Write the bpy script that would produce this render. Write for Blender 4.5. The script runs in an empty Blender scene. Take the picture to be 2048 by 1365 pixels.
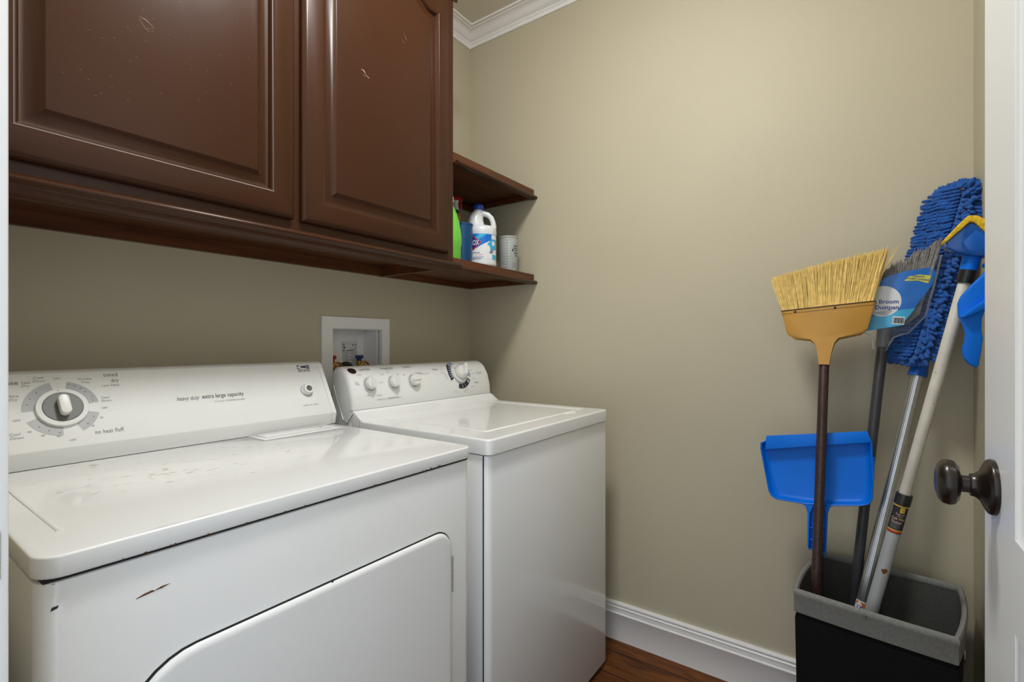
import bpy, bmesh, math, random
from mathutils import Vector, Matrix, noise
from math import sin, cos, pi, radians
random.seed(7)
S = bpy.context.scene
COL = S.collection

# ------------------------------------------------------------------ camera
YAW = 0.6173
cd = bpy.data.cameras.new('camera'); cam = bpy.data.objects.new('camera', cd); COL.objects.link(cam)
cam.location = (-1.7916, -1.5199, 1.1523); cam.rotation_euler = (pi/2, 0, YAW - pi/2)
cd.sensor_width = 36; cd.lens = 973.83/2048*36; cd.shift_y = 0.0024; cd.clip_start = 0.005
S.camera = cam
# ------------------------------------------------------------------ world, exposure
W = bpy.data.worlds.new('world'); S.world = W; W.use_nodes = True
bg = W.node_tree.nodes['Background']; bg.inputs[0].default_value = (0.80, 0.90, 1.0, 1); bg.inputs[1].default_value = .95
S.view_settings.view_transform = 'Standard'; S.view_settings.look = 'None'; S.view_settings.gamma = 1
S.view_settings.exposure = 0.72; S.view_settings.use_curve_mapping = False
LAMP_STRENGTH = 54

# ------------------------------------------------------------------ materials
def lin(c):
    c = c/255; return c/12.92 if c <= .04045 else ((c+.055)/1.055)**2.4
def rgb(r, g, b): return (lin(r), lin(g), lin(b), 1)
MATS = {}
def mat(name, col, rough=.5, metal=0, coat=0, coat_r=.05, alpha=1, trans=0, emit=None, es=0, var=.06, scale=14, bump=0, bscale=200, spec=.5, sheen=0, stretch=None):
    if name in MATS: return MATS[name]
    m = bpy.data.materials.new(name); m.use_nodes = True; nt = m.node_tree; b = nt.nodes['Principled BSDF']
    I = b.inputs
    tc = nt.nodes.new('ShaderNodeTexCoord')
    src = tc.outputs['Object']
    if stretch:
        mp = nt.nodes.new('ShaderNodeMapping'); mp.inputs['Scale'].default_value = stretch
        nt.links.new(src, mp.inputs[0]); src = mp.outputs[0]
    if var:
        n = nt.nodes.new('ShaderNodeTexNoise'); n.inputs['Scale'].default_value = scale; n.inputs['Detail'].default_value = 4
        nt.links.new(src, n.inputs['Vector'])
        r = nt.nodes.new('ShaderNodeValToRGB')
        r.color_ramp.elements[0].position = .3; r.color_ramp.elements[1].position = .7
        r.color_ramp.elements[0].color = tuple(c*(1-var) for c in col[:3])+(1,)
        r.color_ramp.elements[1].color = tuple(min(1, c*(1+var)) for c in col[:3])+(1,)
        nt.links.new(n.outputs['Fac'], r.inputs[0]); nt.links.new(r.outputs[0], I['Base Color'])
    else: I['Base Color'].default_value = col
    if bump:
        n2 = nt.nodes.new('ShaderNodeTexNoise'); n2.inputs['Scale'].default_value = bscale; n2.inputs['Detail'].default_value = 3
        nt.links.new(src, n2.inputs['Vector'])
        bp = nt.nodes.new('ShaderNodeBump'); bp.inputs['Strength'].default_value = bump; bp.inputs['Distance'].default_value = .002
        nt.links.new(n2.outputs['Fac'], bp.inputs['Height']); nt.links.new(bp.outputs[0], I['Normal'])
    I['Roughness'].default_value = rough; I['Metallic'].default_value = metal
    I['Coat Weight'].default_value = coat; I['Coat Roughness'].default_value = coat_r
    I['Alpha'].default_value = alpha; I['Transmission Weight'].default_value = trans
    I['Specular IOR Level'].default_value = spec
    if sheen: I['Sheen Weight'].default_value = sheen
    if emit: I['Emission Color'].default_value = emit; I['Emission Strength'].default_value = es
    MATS[name] = m
    return m
WALL = mat('wall_paint', (.505, .458, .338, 1), .58, var=.02, scale=2.5, bump=.12, bscale=260)
CEIL = mat('ceiling_paint', (.74, .69, .58, 1), .8, var=.02, bump=.1)
TRIM = mat('trim_paint', (.86, .85, .84, 1), .28, var=.015, scale=5, coat=.3, coat_r=.1)
DOORW = mat('door_paint', (.80, .81, .81, 1), .3, var=.015, scale=5, bump=.05, bscale=120)
ENAMEL = mat('white_enamel', (.82, .83, .83, 1), .25, var=.008, scale=4, coat=.5, coat_r=.03, bump=.01, bscale=300)
PLASW = mat('white_console_plastic', (.78, .79, .78, 1), .5, var=.01, scale=8, spec=.35)
PLASG = mat('pale_grey_plastic', (.66, .67, .66, 1), .35, var=.02)
GAPM = mat('dark_gap', (.012, .012, .012, 1), .8, var=.1)
CAB = mat('dark_brown_paint', (.050, .0175, .007, 1), .33, var=.10, scale=3, coat=.04, coat_r=.2, spec=.24, bump=.03, bscale=60, stretch=(1, 1, .4))
WOOD = mat('stained_cherry_wood', (.105, .034, .012, 1), .4, var=.35, scale=9, coat=.05, coat_r=.2, spec=.3, stretch=(.35, 3, 6), bump=.04, bscale=50)
FLOORM = None
CHIP = mat('bare_wood_scuff', (.42, .33, .25, 1), .7, var=.3, scale=200)
BLACK = mat('black_plastic', (.012, .012, .013, 1), .35, var=.1)
BLUEP = mat('bright_blue_plastic', (.0, .155, .72, 1), .42, var=.05, scale=10, spec=.22)
BLUED = mat('deep_blue_plastic', (.0, .095, .45, 1), .3, var=.08, scale=12, spec=.4)
CHEN = mat('blue_chenille', (.003, .080, .345, 1), .9, var=.3, scale=60, sheen=.15)
TAN = mat('tan_plastic', (.52, .27, .045, 1), .45, var=.05, scale=20)
STRAW = mat('straw_bristle', (.88, .66, .24, 1), .6, var=.15, scale=70)
GREYB = mat('grey_bristle', (.30, .28, .265, 1), .7, var=.3, scale=90)
GREYP = mat('dark_grey_plastic', (.035, .036, .042, 1), .45, var=.1)
SOCK = mat('grey_socket', (.11, .12, .13, 1), .4, var=.1)
BROWNM = mat('brown_painted_metal', (.05, .026, .022, 1), .38, var=.35, scale=120, metal=.2)
ALU = mat('ribbed_aluminium', (.62, .64, .66, 1), .30, metal=.9, var=.05, scale=60)
CREAM = mat('cream_painted_tube', (.60, .57, .50, 1), .4, var=.07, scale=30)
PGREY = mat('grey_painted_tube', (.30, .31, .32, 1), .45, var=.06, scale=20)
RUST = mat('rust', (.16, .06, .015, 1), .9, var=.5, scale=300)
RUSTL = mat('light_rust', (.55, .36, .16, 1), .9, var=.3, scale=300)
SPONGE = mat('yellow_sponge', (.72, .47, .02, 1), .95, var=.2, scale=150, bump=1, bscale=300)
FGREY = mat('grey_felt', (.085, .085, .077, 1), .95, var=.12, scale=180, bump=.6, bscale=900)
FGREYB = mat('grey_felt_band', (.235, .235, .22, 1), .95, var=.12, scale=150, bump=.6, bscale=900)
FBLACK = mat('black_canvas', (.004, .004, .0045, 1), .9, var=.2, scale=120, spec=.2)
BRONZE = mat('oil_rubbed_bronze', (.020, .0125, .010, 1), .3, metal=.4, var=.4, scale=25, coat=.2)
INK = mat('grey_ink', (.10, .10, .105, 1), .6, var=0)
INKL = mat('light_grey_ink', (.26, .27, .28, 1), .6, var=0)
INKD = mat('dark_ink', (.02, .02, .022, 1), .6, var=0)
INKN = mat('navy_ink', (.015, .02, .045, 1), .5, var=0)
INKB = mat('pale_blue_ink', (.30, .36, .50, 1), .5, var=0)
BAND = mat('grey_dial_band', (.42, .43, .445, 1), .5, var=.03)
DGREY = mat('dark_grey_knob', (.11, .115, .11, 1), .4, var=.05)
CHROME = mat('chrome', (.7, .7, .7, 1), .12, metal=1, var=0)
WHITEK = mat('white_knob_plastic', (.74, .74, .72, 1), .35, var=.02)
PAPER = mat('paper', (.72, .71, .69, 1), .8, var=.04)
BRASS = mat('brass', (.55, .30, .08, 1), .3, metal=.9, var=.15, scale=60)
REDV = mat('red_plastic', (.45, .008, .01, 1), .35, var=.05)
BLUEV = mat('navy_valve_plastic', (.01, .03, .16, 1), .35, var=.05)
GREENP = mat('lime_green_plastic', (.17, .66, .06, 1), .3, var=.05, coat=.3)
BLEACH = mat('white_bottle_plastic', (.72, .75, .78, 1), .35, var=.03, coat=.2)
CAPB = mat('navy_cap', (.005, .05, .35, 1), .35, var=.05)
LBLUE = mat('label_blue', (.0, .16, .62, 1), .35, var=.08, scale=30)
LCYAN = mat('label_cyan', (.03, .42, .72, 1), .35, var=.08, scale=30)
LWHITE = mat('label_white', (.78, .80, .82, 1), .35, var=.02)
LRED = mat('label_red', (.60, .03, .02, 1), .4, var=.02)
LNAVY = mat('label_navy', (.01, .03, .25, 1), .4, var=.02)
LPURP = mat('label_purple', (.20, .17, .35, 1), .4, var=.05)
LYEL = mat('label_yellow', (.72, .72, .10, 1), .4, var=.03)
LORANGE = mat('label_orange', (.65, .20, .03, 1), .4, var=.03)
LGOLD = mat('label_gold', (.70, .50, .05, 1), .4, var=.03)
PINK = mat('label_tan_text', (.62, .42, .32, 1), .4, var=0)
def thin(name, col, a, rough=.1):
    m = bpy.data.materials.new(name); m.use_nodes = True; nt = m.node_tree; nt.nodes.clear()
    o = nt.nodes.new('ShaderNodeOutputMaterial'); mx = nt.nodes.new('ShaderNodeMixShader')
    t = nt.nodes.new('ShaderNodeBsdfTransparent'); p = nt.nodes.new('ShaderNodeBsdfPrincipled')
    t.inputs[0].default_value = (1, 1, 1, 1); p.inputs['Base Color'].default_value = col; p.inputs['Roughness'].default_value = rough
    n = nt.nodes.new('ShaderNodeTexNoise'); n.inputs['Scale'].default_value = 60; tc = nt.nodes.new('ShaderNodeTexCoord')
    nt.links.new(tc.outputs['Object'], n.inputs['Vector'])
    b = nt.nodes.new('ShaderNodeBump'); b.inputs['Strength'].default_value = .3; b.inputs['Distance'].default_value = .004
    nt.links.new(n.outputs['Fac'], b.inputs['Height']); nt.links.new(b.outputs[0], p.inputs['Normal'])
    fr = nt.nodes.new('ShaderNodeFresnel'); fr.inputs[0].default_value = 1.4
    ad = nt.nodes.new('ShaderNodeMath'); ad.operation = 'ADD'; ad.use_clamp = True; ad.inputs[1].default_value = a
    mu = nt.nodes.new('ShaderNodeMath'); mu.operation = 'MULTIPLY'; mu.inputs[1].default_value = .55; nt.links.new(fr.outputs[0], mu.inputs[0]); nt.links.new(mu.outputs[0], ad.inputs[0]); nt.links.new(ad.outputs[0], mx.inputs[0])
    nt.links.new(t.outputs[0], mx.inputs[1]); nt.links.new(p.outputs[0], mx.inputs[2]); nt.links.new(mx.outputs[0], o.inputs[0])
    MATS[name] = m; return m
FILM = thin('clear_film', (.75, .8, .82, 1), .03, .12)
CLEARP = thin('cloudy_clear_plastic', (.60, .64, .62, 1), .55, .25)
BLUECUP = thin('blue_liquid_cup', (.004, .075, .21, 1), .8, .15)
DARKCL = thin('dark_clear_bottle', (.05, .06, .055, 1), .7, .12)
SBLUE = thin('translucent_blue', (.01, .10, .42, 1), .75, .12)

def floor_mat():
    m = bpy.data.materials.new('dark_stained_floorboards'); m.use_nodes = True; nt = m.node_tree; b = nt.nodes['Principled BSDF']
    tc = nt.nodes.new('ShaderNodeTexCoord'); mp = nt.nodes.new('ShaderNodeMapping')
    mp.inputs['Rotation'].default_value = (0, 0, pi/2); mp.inputs['Location'].default_value = (.2, .083, 0)
    br = nt.nodes.new('ShaderNodeTexBrick'); br.offset = .37
    br.inputs['Color1'].default_value = (.135, .045, .009, 1); br.inputs['Color2'].default_value = (.075, .024, .007, 1)
    br.inputs['Mortar'].default_value = (.006, .003, .002, 1); br.inputs['Scale'].default_value = 1
    br.inputs['Mortar Size'].default_value = .0022; br.inputs['Brick Width'].default_value = 1.3; br.inputs['Row Height'].default_value = .125
    nt.links.new(tc.outputs['Object'], mp.inputs[0]); nt.links.new(mp.outputs[0], br.inputs['Vector'])
    mp2 = nt.nodes.new('ShaderNodeMapping'); mp2.inputs['Scale'].default_value = (14, 2, 1)
    n = nt.nodes.new('ShaderNodeTexNoise'); n.inputs['Scale'].default_value = 3; n.inputs['Detail'].default_value = 8; n.inputs['Distortion'].default_value = 1.2
    nt.links.new(tc.outputs['Object'], mp2.inputs[0]); nt.links.new(mp2.outputs[0], n.inputs['Vector'])
    r = nt.nodes.new('ShaderNodeValToRGB'); r.color_ramp.elements[0].position = .3; r.color_ramp.elements[1].position = .75
    r.color_ramp.elements[0].color = (.45, .45, .45, 1); r.color_ramp.elements[1].color = (1.7, 1.6, 1.4, 1)
    nt.links.new(n.outputs['Fac'], r.inputs[0])
    mx = nt.nodes.new('ShaderNodeMix'); mx.data_type = 'RGBA'; mx.blend_type = 'MULTIPLY'; mx.inputs[0].default_value = 1
    nt.links.new(br.outputs['Color'], mx.inputs[6]); nt.links.new(r.outputs[0], mx.inputs[7]); nt.links.new(mx.outputs[2], b.inputs['Base Color'])
    b.inputs['Roughness'].default_value = .5; b.inputs['Specular IOR Level'].default_value = .25
    return m
FLOORM = floor_mat()

# ------------------------------------------------------------------ mesh helpers
def link(name, me, m=None, parent=None, smooth=False, mats=None):
    o = bpy.data.objects.new(name, me); COL.objects.link(o)
    for x in (mats or ([m] if m else [])): me.materials.append(x)
    if smooth:
        for p in me.polygons: p.use_smooth = True
        if smooth != 'all':
            try: me.set_sharp_from_angle(angle=radians(38))
            except Exception: pass
    if parent: o.parent = parent
    return o
def finish(bm, name, m, parent=None, smooth=True, mats=None, M=None):
    if M is not None: bmesh.ops.transform(bm, matrix=M, verts=bm.verts)
    bmesh.ops.recalc_face_normals(bm, faces=bm.faces)
    me = bpy.data.meshes.new(name); bm.to_mesh(me); bm.free()
    return link(name, me, m, parent, smooth, mats)
def tag(o, label=None, cat=None, group=None, kind=None):
    if label: o['label'] = label
    if cat: o['category'] = cat
    if group: o['group'] = group
    if kind: o['kind'] = kind
    return o
def empty(name, loc, label, cat, M=None, group=None):
    o = bpy.data.objects.new(name, None); COL.objects.link(o); o.empty_display_size = .05
    if M is not None: o.matrix_world = M
    else: o.location = loc
    tag(o, label, cat, group); return o
def addbox(bm, x0, x1, y0, y1, z0, z1, bev=0, seg=2, mi=0, M=None):
    b2 = bmesh.new(); bmesh.ops.create_cube(b2, size=1)
    bmesh.ops.transform(b2, matrix=Matrix.Translation(((x0+x1)/2, (y0+y1)/2, (z0+z1)/2)) @ Matrix.Diagonal((x1-x0, y1-y0, z1-z0, 1)), verts=b2.verts)
    if bev: bmesh.ops.bevel(b2, geom=b2.edges[:], offset=bev, segments=seg, profile=.5, affect='EDGES')
    merge(bm, b2, mi, M)
def merge(bm, b2, mi=0, M=None):
    if M is not None: bmesh.ops.transform(b2, matrix=M, verts=b2.verts)
    mp = {v: bm.verts.new(v.co) for v in b2.verts}
    for f in b2.faces:
        try: nf = bm.faces.new([mp[v] for v in f.verts]); nf.material_index = mi
        except ValueError: pass
    b2.free()
def box(name, x0, x1, y0, y1, z0, z1, m, parent=None, bev=0, seg=2, M=None):
    bm = bmesh.new(); addbox(bm, x0, x1, y0, y1, z0, z1, bev, seg); return finish(bm, name, m, parent, M=M)
def prism(bm, poly, a0, a1, axis='x', bev=0, seg=2, mi=0, M=None, caps=True):
    """poly of 2D points; axis x: (y,z); y: (x,z); z: (x,y)"""
    def P(p, a): return {'x': (a, p[0], p[1]), 'y': (p[0], a, p[1]), 'z': (p[0], p[1], a)}[axis]
    b2 = bmesh.new(); A = [b2.verts.new(P(p, a0)) for p in poly]; B = [b2.verts.new(P(p, a1)) for p in poly]; n = len(poly)
    for i in range(n): b2.faces.new((A[i], A[(i+1) % n], B[(i+1) % n], B[i]))
    if caps: b2.faces.new(A[::-1]); b2.faces.new(B)
    bmesh.ops.recalc_face_normals(b2, faces=b2.faces)
    if bev:
        es = [e for e in b2.edges if len(e.link_faces) == 2 and e.calc_face_angle(0) > radians(20)]
        bmesh.ops.bevel(b2, geom=es, offset=bev, segments=seg, profile=.5, affect='EDGES', clamp_overlap=True)
    merge(bm, b2, mi, M)
def prismo(name, poly, a0, a1, axis, m, parent=None, bev=0, seg=2, M=None):
    bm = bmesh.new(); prism(bm, poly, a0, a1, axis, bev, seg); return finish(bm, name, m, parent, M=M)
def lathe(bm, prof, n=32, mi=0, M=None, sx=1, sy=1):
    """prof: (r,z) list about Z"""
    b2 = bmesh.new(); rings = []
    for r, z in prof:
        if r < 1e-6: rings.append([b2.verts.new((0, 0, z))])
        else: rings.append([b2.verts.new((r*cos(2*pi*i/n)*sx, r*sin(2*pi*i/n)*sy, z)) for i in range(n)])
    for a, b in zip(rings, rings[1:]):
        for i in range(n):
            j = (i+1) % n
            if len(a) == 1 and len(b) == 1: break
            if len(a) == 1: b2.faces.new((a[0], b[j], b[i]))
            elif len(b) == 1: b2.faces.new((a[i], a[j], b[0]))
            else: b2.faces.new((a[i], a[j], b[j], b[i]))
    merge(bm, b2, mi, M)
def latheo(name, prof, m, parent=None, n=32, M=None, sx=1, sy=1):
    bm = bmesh.new(); lathe(bm, prof, n, M=M, sx=sx, sy=sy); return finish(bm, name, m, parent)
def tube(bm, pts, r, n=10, mi=0, closed=False, caps=True, sc=(1, 1)):
    pts = [Vector(p) for p in pts]; k = len(pts); rr = r if isinstance(r, (list, tuple)) else [r]*k
    rings = []; up = None
    for i, p in enumerate(pts):
        if closed: t = (pts[(i+1) % k]-pts[i-1]).normalized()
        else: t = (pts[min(i+1, k-1)]-pts[max(i-1, 0)]).normalized()
        if up is None:
            up = Vector((0, 0, 1)) if abs(t.z) < .9 else Vector((0, 1, 0))
        a = (up - t*up.dot(t)).normalized(); b = t.cross(a); up = a
        rings.append([bm.verts.new(p + (a*cos(2*pi*j/n)*sc[0] + b*sin(2*pi*j/n)*sc[1])*rr[i]) for j in range(n)])
    pr = list(zip(rings, rings[1:])) + ([(rings[-1], rings[0])] if closed else [])
    for A, B in pr:
        for j in range(n):
            f = bm.faces.new((A[j], A[(j+1) % n], B[(j+1) % n], B[j])); f.material_index = mi
    if caps and not closed:
        f = bm.faces.new(rings[0][::-1]); f.material_index = mi; f = bm.faces.new(rings[-1]); f.material_index = mi
def rrect(x0, x1, y0, y1, r, n=6):
    rs = r if isinstance(r, (tuple, list)) else (r,)*4   # bl br tr tl
    out = []
    for (cx, cy, a0), q in zip(((x0, y0, pi), (x1, y0, 1.5*pi), (x1, y1, 0), (x0, y1, .5*pi)), rs):
        ox = cx + (q if cx == x0 else -q); oy = cy + (q if cy == y0 else -q)
        for i in range(n+1):
            a = a0 + i/n*pi/2; out.append((ox+q*cos(a), oy+q*sin(a)))
    return out
# text: returns list of verts, faces in the plane
def text_mesh(s, size, align='CENTER', shear=0, spacing=1, bold=0):
    c = bpy.data.curves.new('t', 'FONT'); c.body = s; c.size = size; c.align_x = align; c.align_y = 'CENTER'; c.shear = shear
    c.space_character = spacing; c.resolution_u = 3; c.offset = bold
    o = bpy.data.objects.new('t', c); COL.objects.link(o)
    dg = bpy.context.evaluated_depsgraph_get(); me = bpy.data.meshes.new_from_object(o.evaluated_get(dg))
    v = [tuple(x.co) for x in me.vertices]; f = [tuple(p.vertices) for p in me.polygons]
    bpy.data.objects.remove(o); bpy.data.curves.remove(c); bpy.data.meshes.remove(me)
    return v, f
class Print:
    """collects flat ink shapes in (u,v) space and maps them through fn(u,v,h)->xyz"""
    def __init__(s, fn, h=.0004, maxu=None, maxv=None):
        s.maxv = maxv; s.fn = fn; s.bm = bmesh.new(); s.mats = []; s.h = h; s.maxu = maxu
    def mi(s, m):
        if m not in s.mats: s.mats.append(m)
        return s.mats.index(m)
    def poly(s, pts, m, h=0):
        i = s.mi(m); b2 = bmesh.new(); vs = [b2.verts.new((p[0], p[1], s.h+h)) for p in pts]; b2.faces.new(vs)
        bmesh.ops.triangulate(b2, faces=b2.faces[:])
        s.sub(b2); s.put(b2, i)
    def sub(s, b2):
        if s.maxv:
            ys_ = [v.co.y for v in b2.verts]; lo, hi = min(ys_), max(ys_); k = int((hi-lo)/s.maxv)
            for j in range(1, k+1):
                bmesh.ops.bisect_plane(b2, geom=b2.verts[:]+b2.edges[:]+b2.faces[:], plane_co=(0, lo+(hi-lo)*j/(k+1), 0), plane_no=(0, 1, 0))
        if s.maxu:
            xs = [v.co.x for v in b2.verts]; lo, hi = min(xs), max(xs); k = int((hi-lo)/s.maxu)
            for j in range(1, k+1):
                x = lo + (hi-lo)*j/(k+1)
                bmesh.ops.bisect_plane(b2, geom=b2.verts[:]+b2.edges[:]+b2.faces[:], plane_co=(x, 0, 0), plane_no=(1, 0, 0))
    def put(s, b2, i):
        for v in b2.verts: v.co = Vector(s.fn(v.co.x, v.co.y, v.co.z))
        merge(s.bm, b2, i)
    def rect(s, u0, u1, v0, v1, m, h=0): s.poly([(u0, v0), (u1, v0), (u1, v1), (u0, v1)], m, h)
    def disc(s, u, v, r, m, h=0, ry=None, n=24): s.poly([(u+r*cos(2*pi*i/n), v+(ry or r)*sin(2*pi*i/n)) for i in range(n)], m, h)
    def ring(s, u, v, r0, r1, a0, a1, m, h=0, n=None):
        """angles in degrees clockwise from up"""
        n = n or max(3, int(abs(a1-a0)/6)); i = s.mi(m); b2 = bmesh.new(); A = []; B = []
        for k in range(n+1):
            a = radians(90-(a0+(a1-a0)*k/n)); A.append(b2.verts.new((u+r0*cos(a), v+r0*sin(a), s.h+h))); B.append(b2.verts.new((u+r1*cos(a), v+r1*sin(a), s.h+h)))
        for k in range(n): b2.faces.new((A[k], A[k+1], B[k+1], B[k]))
        s.put(b2, i)
    def text(s, t, u, v, size, m, align='CENTER', shear=0, h=.0001, rot=0, spacing=1, bold=0, sx=1, w=None):
        vs, fs = text_mesh(t, size, align, shear, spacing, bold)
        if w: sx = w/(max(q[0] for q in vs)-min(q[0] for q in vs))
        b2 = bmesh.new(); c, q = cos(rot), sin(rot)
        V = [b2.verts.new((u+(x*c*sx-y*q), v+(x*sx*q+y*c), s.h+h)) for x, y, z in vs]
        for f in fs:
            try: b2.faces.new([V[k] for k in f])
            except ValueError: pass
        s.sub(b2); s.put(b2, s.mi(m))
    def done(s, name, parent=None):
        me = bpy.data.meshes.new(name); s.bm.to_mesh(me); s.bm.free(); return link(name, me, None, parent, False, s.mats)
def struct(o): o['kind'] = 'structure'; return o

# ------------------------------------------------------------------ the room
XD, YC, HC = -1.715, -1.775, 2.625          # doorway wall x, right-hand wall y, ceiling
BX = (-.797, -.498, .975, 1.248)            # outlet box flange on the back wall
HX = (-.755, -.535, 1.01, 1.208)            # its opening
bm = bmesh.new()
T = .115
addbox(bm, XD-T, HX[0], 0, T, 0, HC+.1); addbox(bm, HX[1], T, 0, T, 0, HC+.1)
addbox(bm, HX[0], HX[1], 0, T, 0, HX[2]); addbox(bm, HX[0], HX[1], 0, T, HX[3], HC+.1)
struct(finish(bm, 'wall_back', WALL, smooth=False))
struct(box('wall_right', 0, T, YC-T, 0, 0, HC+.1, WALL))
struct(box('wall_side', XD-T, 0, YC-T, YC, 0, HC+.1, WALL))
bm = bmesh.new()
addbox(bm, XD-T, XD, -.90, 0, 0, HC+.1); addbox(bm, XD-T, XD, YC, -1.70, 0, HC+.1); addbox(bm, XD-T, XD, -1.70, -.90, 2.06, HC+.1)
struct(finish(bm, 'wall_doorway', WALL, smooth=False))
struct(box('floor', XD-1.6, T, YC-T-.4, T, -.05, 0, FLOORM))
struct(box('ceiling', XD-T, T, YC-T, T, HC, HC+.1, CEIL))
# baseboards
BB = [(0, 0), (.0155, 0), (.0155, .098), (.017, .1), (.017, .1045), (.0125, .107), (.0125, .124), (.0145, .126), (.011, .130), (.011, .134), (.0095, .1352), (.0135, .137), (.0135, .1405), (.010, .145), (0, .145)]
def baseboard(name, axis, a0, a1, face):
    bm = bmesh.new()
    if axis == 'y': prism(bm, [(-p[0], p[1]) for p in BB], a0, a1, 'y')
    else: prism(bm, [(face(p[0]), p[1]) for p in BB], a0, a1, 'x')
    return struct(finish(bm, name, TRIM))
baseboard('baseboard_right', 'y', YC, 0, None)
baseboard('baseboard_back', 'x', XD, -.0175, lambda d: -d)
baseboard('baseboard_side', 'x', -1.6995, -.0175, lambda d: YC+d)
# crown moulding: one mitred loop
CR = [(0, 0), (.006, 0), (.009, .004), (.009, .014), (.013, .017), (.014, .021), (.012, .024), (.018, .027), (.026, .034), (.034, .045), (.045, .052), (.058, .053), (.060, .0555), (.072, .0565), (.074, .0625), (0, .0625)]
bm = bmesh.new(); rings = []
for cx, cy, sx_, sy_ in ((0, 0, -1, -1), (XD, 0, 1, -1), (XD, YC, 1, 1), (0, YC, -1, 1)):
    rings.append([bm.verts.new((cx+sx_*d, cy+sy_*d, HC-.0625+h)) for d, h in CR])
for i in range(4):
    A, B = rings[i], rings[(i+1) % 4]
    for j in range(len(CR)): bm.faces.new((A[j], A[(j+1) % len(CR)], B[(j+1) % len(CR)], B[j]))
struct(finish(bm, 'trim_1', TRIM))
# doorway jamb and casing with a strike plate
bm = bmesh.new()
addbox(bm, XD-T-.001, XD-.0002, -.925, -.9002, 0, 2.035, .001); addbox(bm, XD-T-.001, XD-.0002, -1.6998, -1.688, 0, 2.035, .001)
addbox(bm, XD-T-.001, XD-.0002, -1.6998, -.9002, 2.035, 2.0598, .001)
addbox(bm, XD-.0002, -1.7005, -.926, -.865, 0, 2.035, .003); addbox(bm, XD-.0002, -1.7005, -1.765, -.865, 2.036, 2.10, .003)
addbox(bm, XD-.0002, -1.7005, -1.765, -1.7, 0, 2.035, .003)
jamb = struct(finish(bm, 'trim_2', TRIM))
# smudge on the right wall (two faint scuffs)
# ------------------------------------------------------------------ ceiling lamp
lamp = empty('ceiling_light', (-1.08, -1.0, HC), 'round flush ceiling lamp with frosted dome in the middle of the ceiling', 'ceiling light')
latheo('rim', [(0, -.0005), (.165, -.0005), (.165, -.02), (.158, -.025), (.15, -.025)], TRIM, lamp, 48)
GLOW = mat('glowing_frosted_glass', (.9, .9, .88, 1), .5, var=0, emit=(1, .995, .975, 1), es=LAMP_STRENGTH)
latheo('glass_dome', [(.15, -.0255), (.143, -.045), (.12, -.066), (.08, -.082), (.04, -.089), (0, -.091)], GLOW, lamp, 48)
# ------------------------------------------------------------------ open white door on the right
door = struct(empty('door_1', (-1.655, -1.68, 0), 'white panelled door standing open along the right wall with a dark bronze knob', 'door'))
DX0, DX1, DY = -1.655, -.886, -1.66
bm = bmesh.new()
def nested(bm, loops, mi=0, cap=True):
    R = [[bm.verts.new(p) for p in L] for L in loops]
    for A, B in zip(R, R[1:]):
        for j in range(len(A)):
            f = bm.faces.new((A[j], A[(j+1) % len(A)], B[(j+1) % len(A)], B[j])); f.material_index = mi
    if cap: bm.faces.new(R[-1]).material_index = mi
    return R
pans = [(-1.50, -1.040, .937, 1.90), (-1.50, -1.040, .24, .834)]
# flat face pieces around the panels, then recessed raised panels (front side), simple back
P0, P1 = -1.50, -1.040
for (a, b, c, d) in ((DX0, P0, .012, 2.03), (P1, DX1, .012, 2.03), (P0, P1, .012, .24), (P0, P1, .834, .937), (P0, P1, 1.90, 2.03)):
    addbox(bm, a, b, DY-.035, DY, c, d, 0)
for (a, b, c, d) in pans:
    def L(i, y): return [(a+i, y, c+i), (b-i, y, c+i), (b-i, y, d-i), (a+i, y, d-i)]
    nested(bm, [L(0, DY), L(.004, DY-.003), L(.012, DY-.004), L(.022, DY-.011), L(.034, DY-.011), L(.062, DY-.003)])
    nested(bm, [L(0, DY-.035), L(.01, DY-.03)])
slab = finish(bm, 'door_slab', DOORW, None); slab.parent = door; slab.matrix_parent_inverse = Matrix.Translation((1.655, 1.68, 0))
# NB objects built in world coordinates keep them through the inverse
def adopt(o, par):
    o.parent = par; o.matrix_parent_inverse = Matrix.LocRotScale(par.location, par.rotation_euler, par.scale).inverted() if par.parent is None else Matrix(); return o
kM = Matrix.Translation((-.945, DY, .972)) @ Matrix.Rotation(-pi/2, 4, 'X')
k = latheo('doorknob', [(0, .0001), (.034, .0001), (.0345, .004), (.033, .007), (.028, .010), (.019, .014), (.0145, .019), (.014, .023), (.0115, .0235), (.0105, .024), (.0105, .031), (.013, .0325), (.022, .034), (.0275, .038), (.029, .044), (.0275, .050), (.022, .0545), (.012, .057), (0, .0577)], BRONZE, None, 48, kM)
adopt(k, door); k['label'] = 'dark bronze egg-shaped knob with round rosette'
# strike plate on the jamb
sp = box('strike_plate', -1.7146, -1.7062, -.9272, -.9250, .952, .992, BRONZE); sp.parent = jamb

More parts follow.
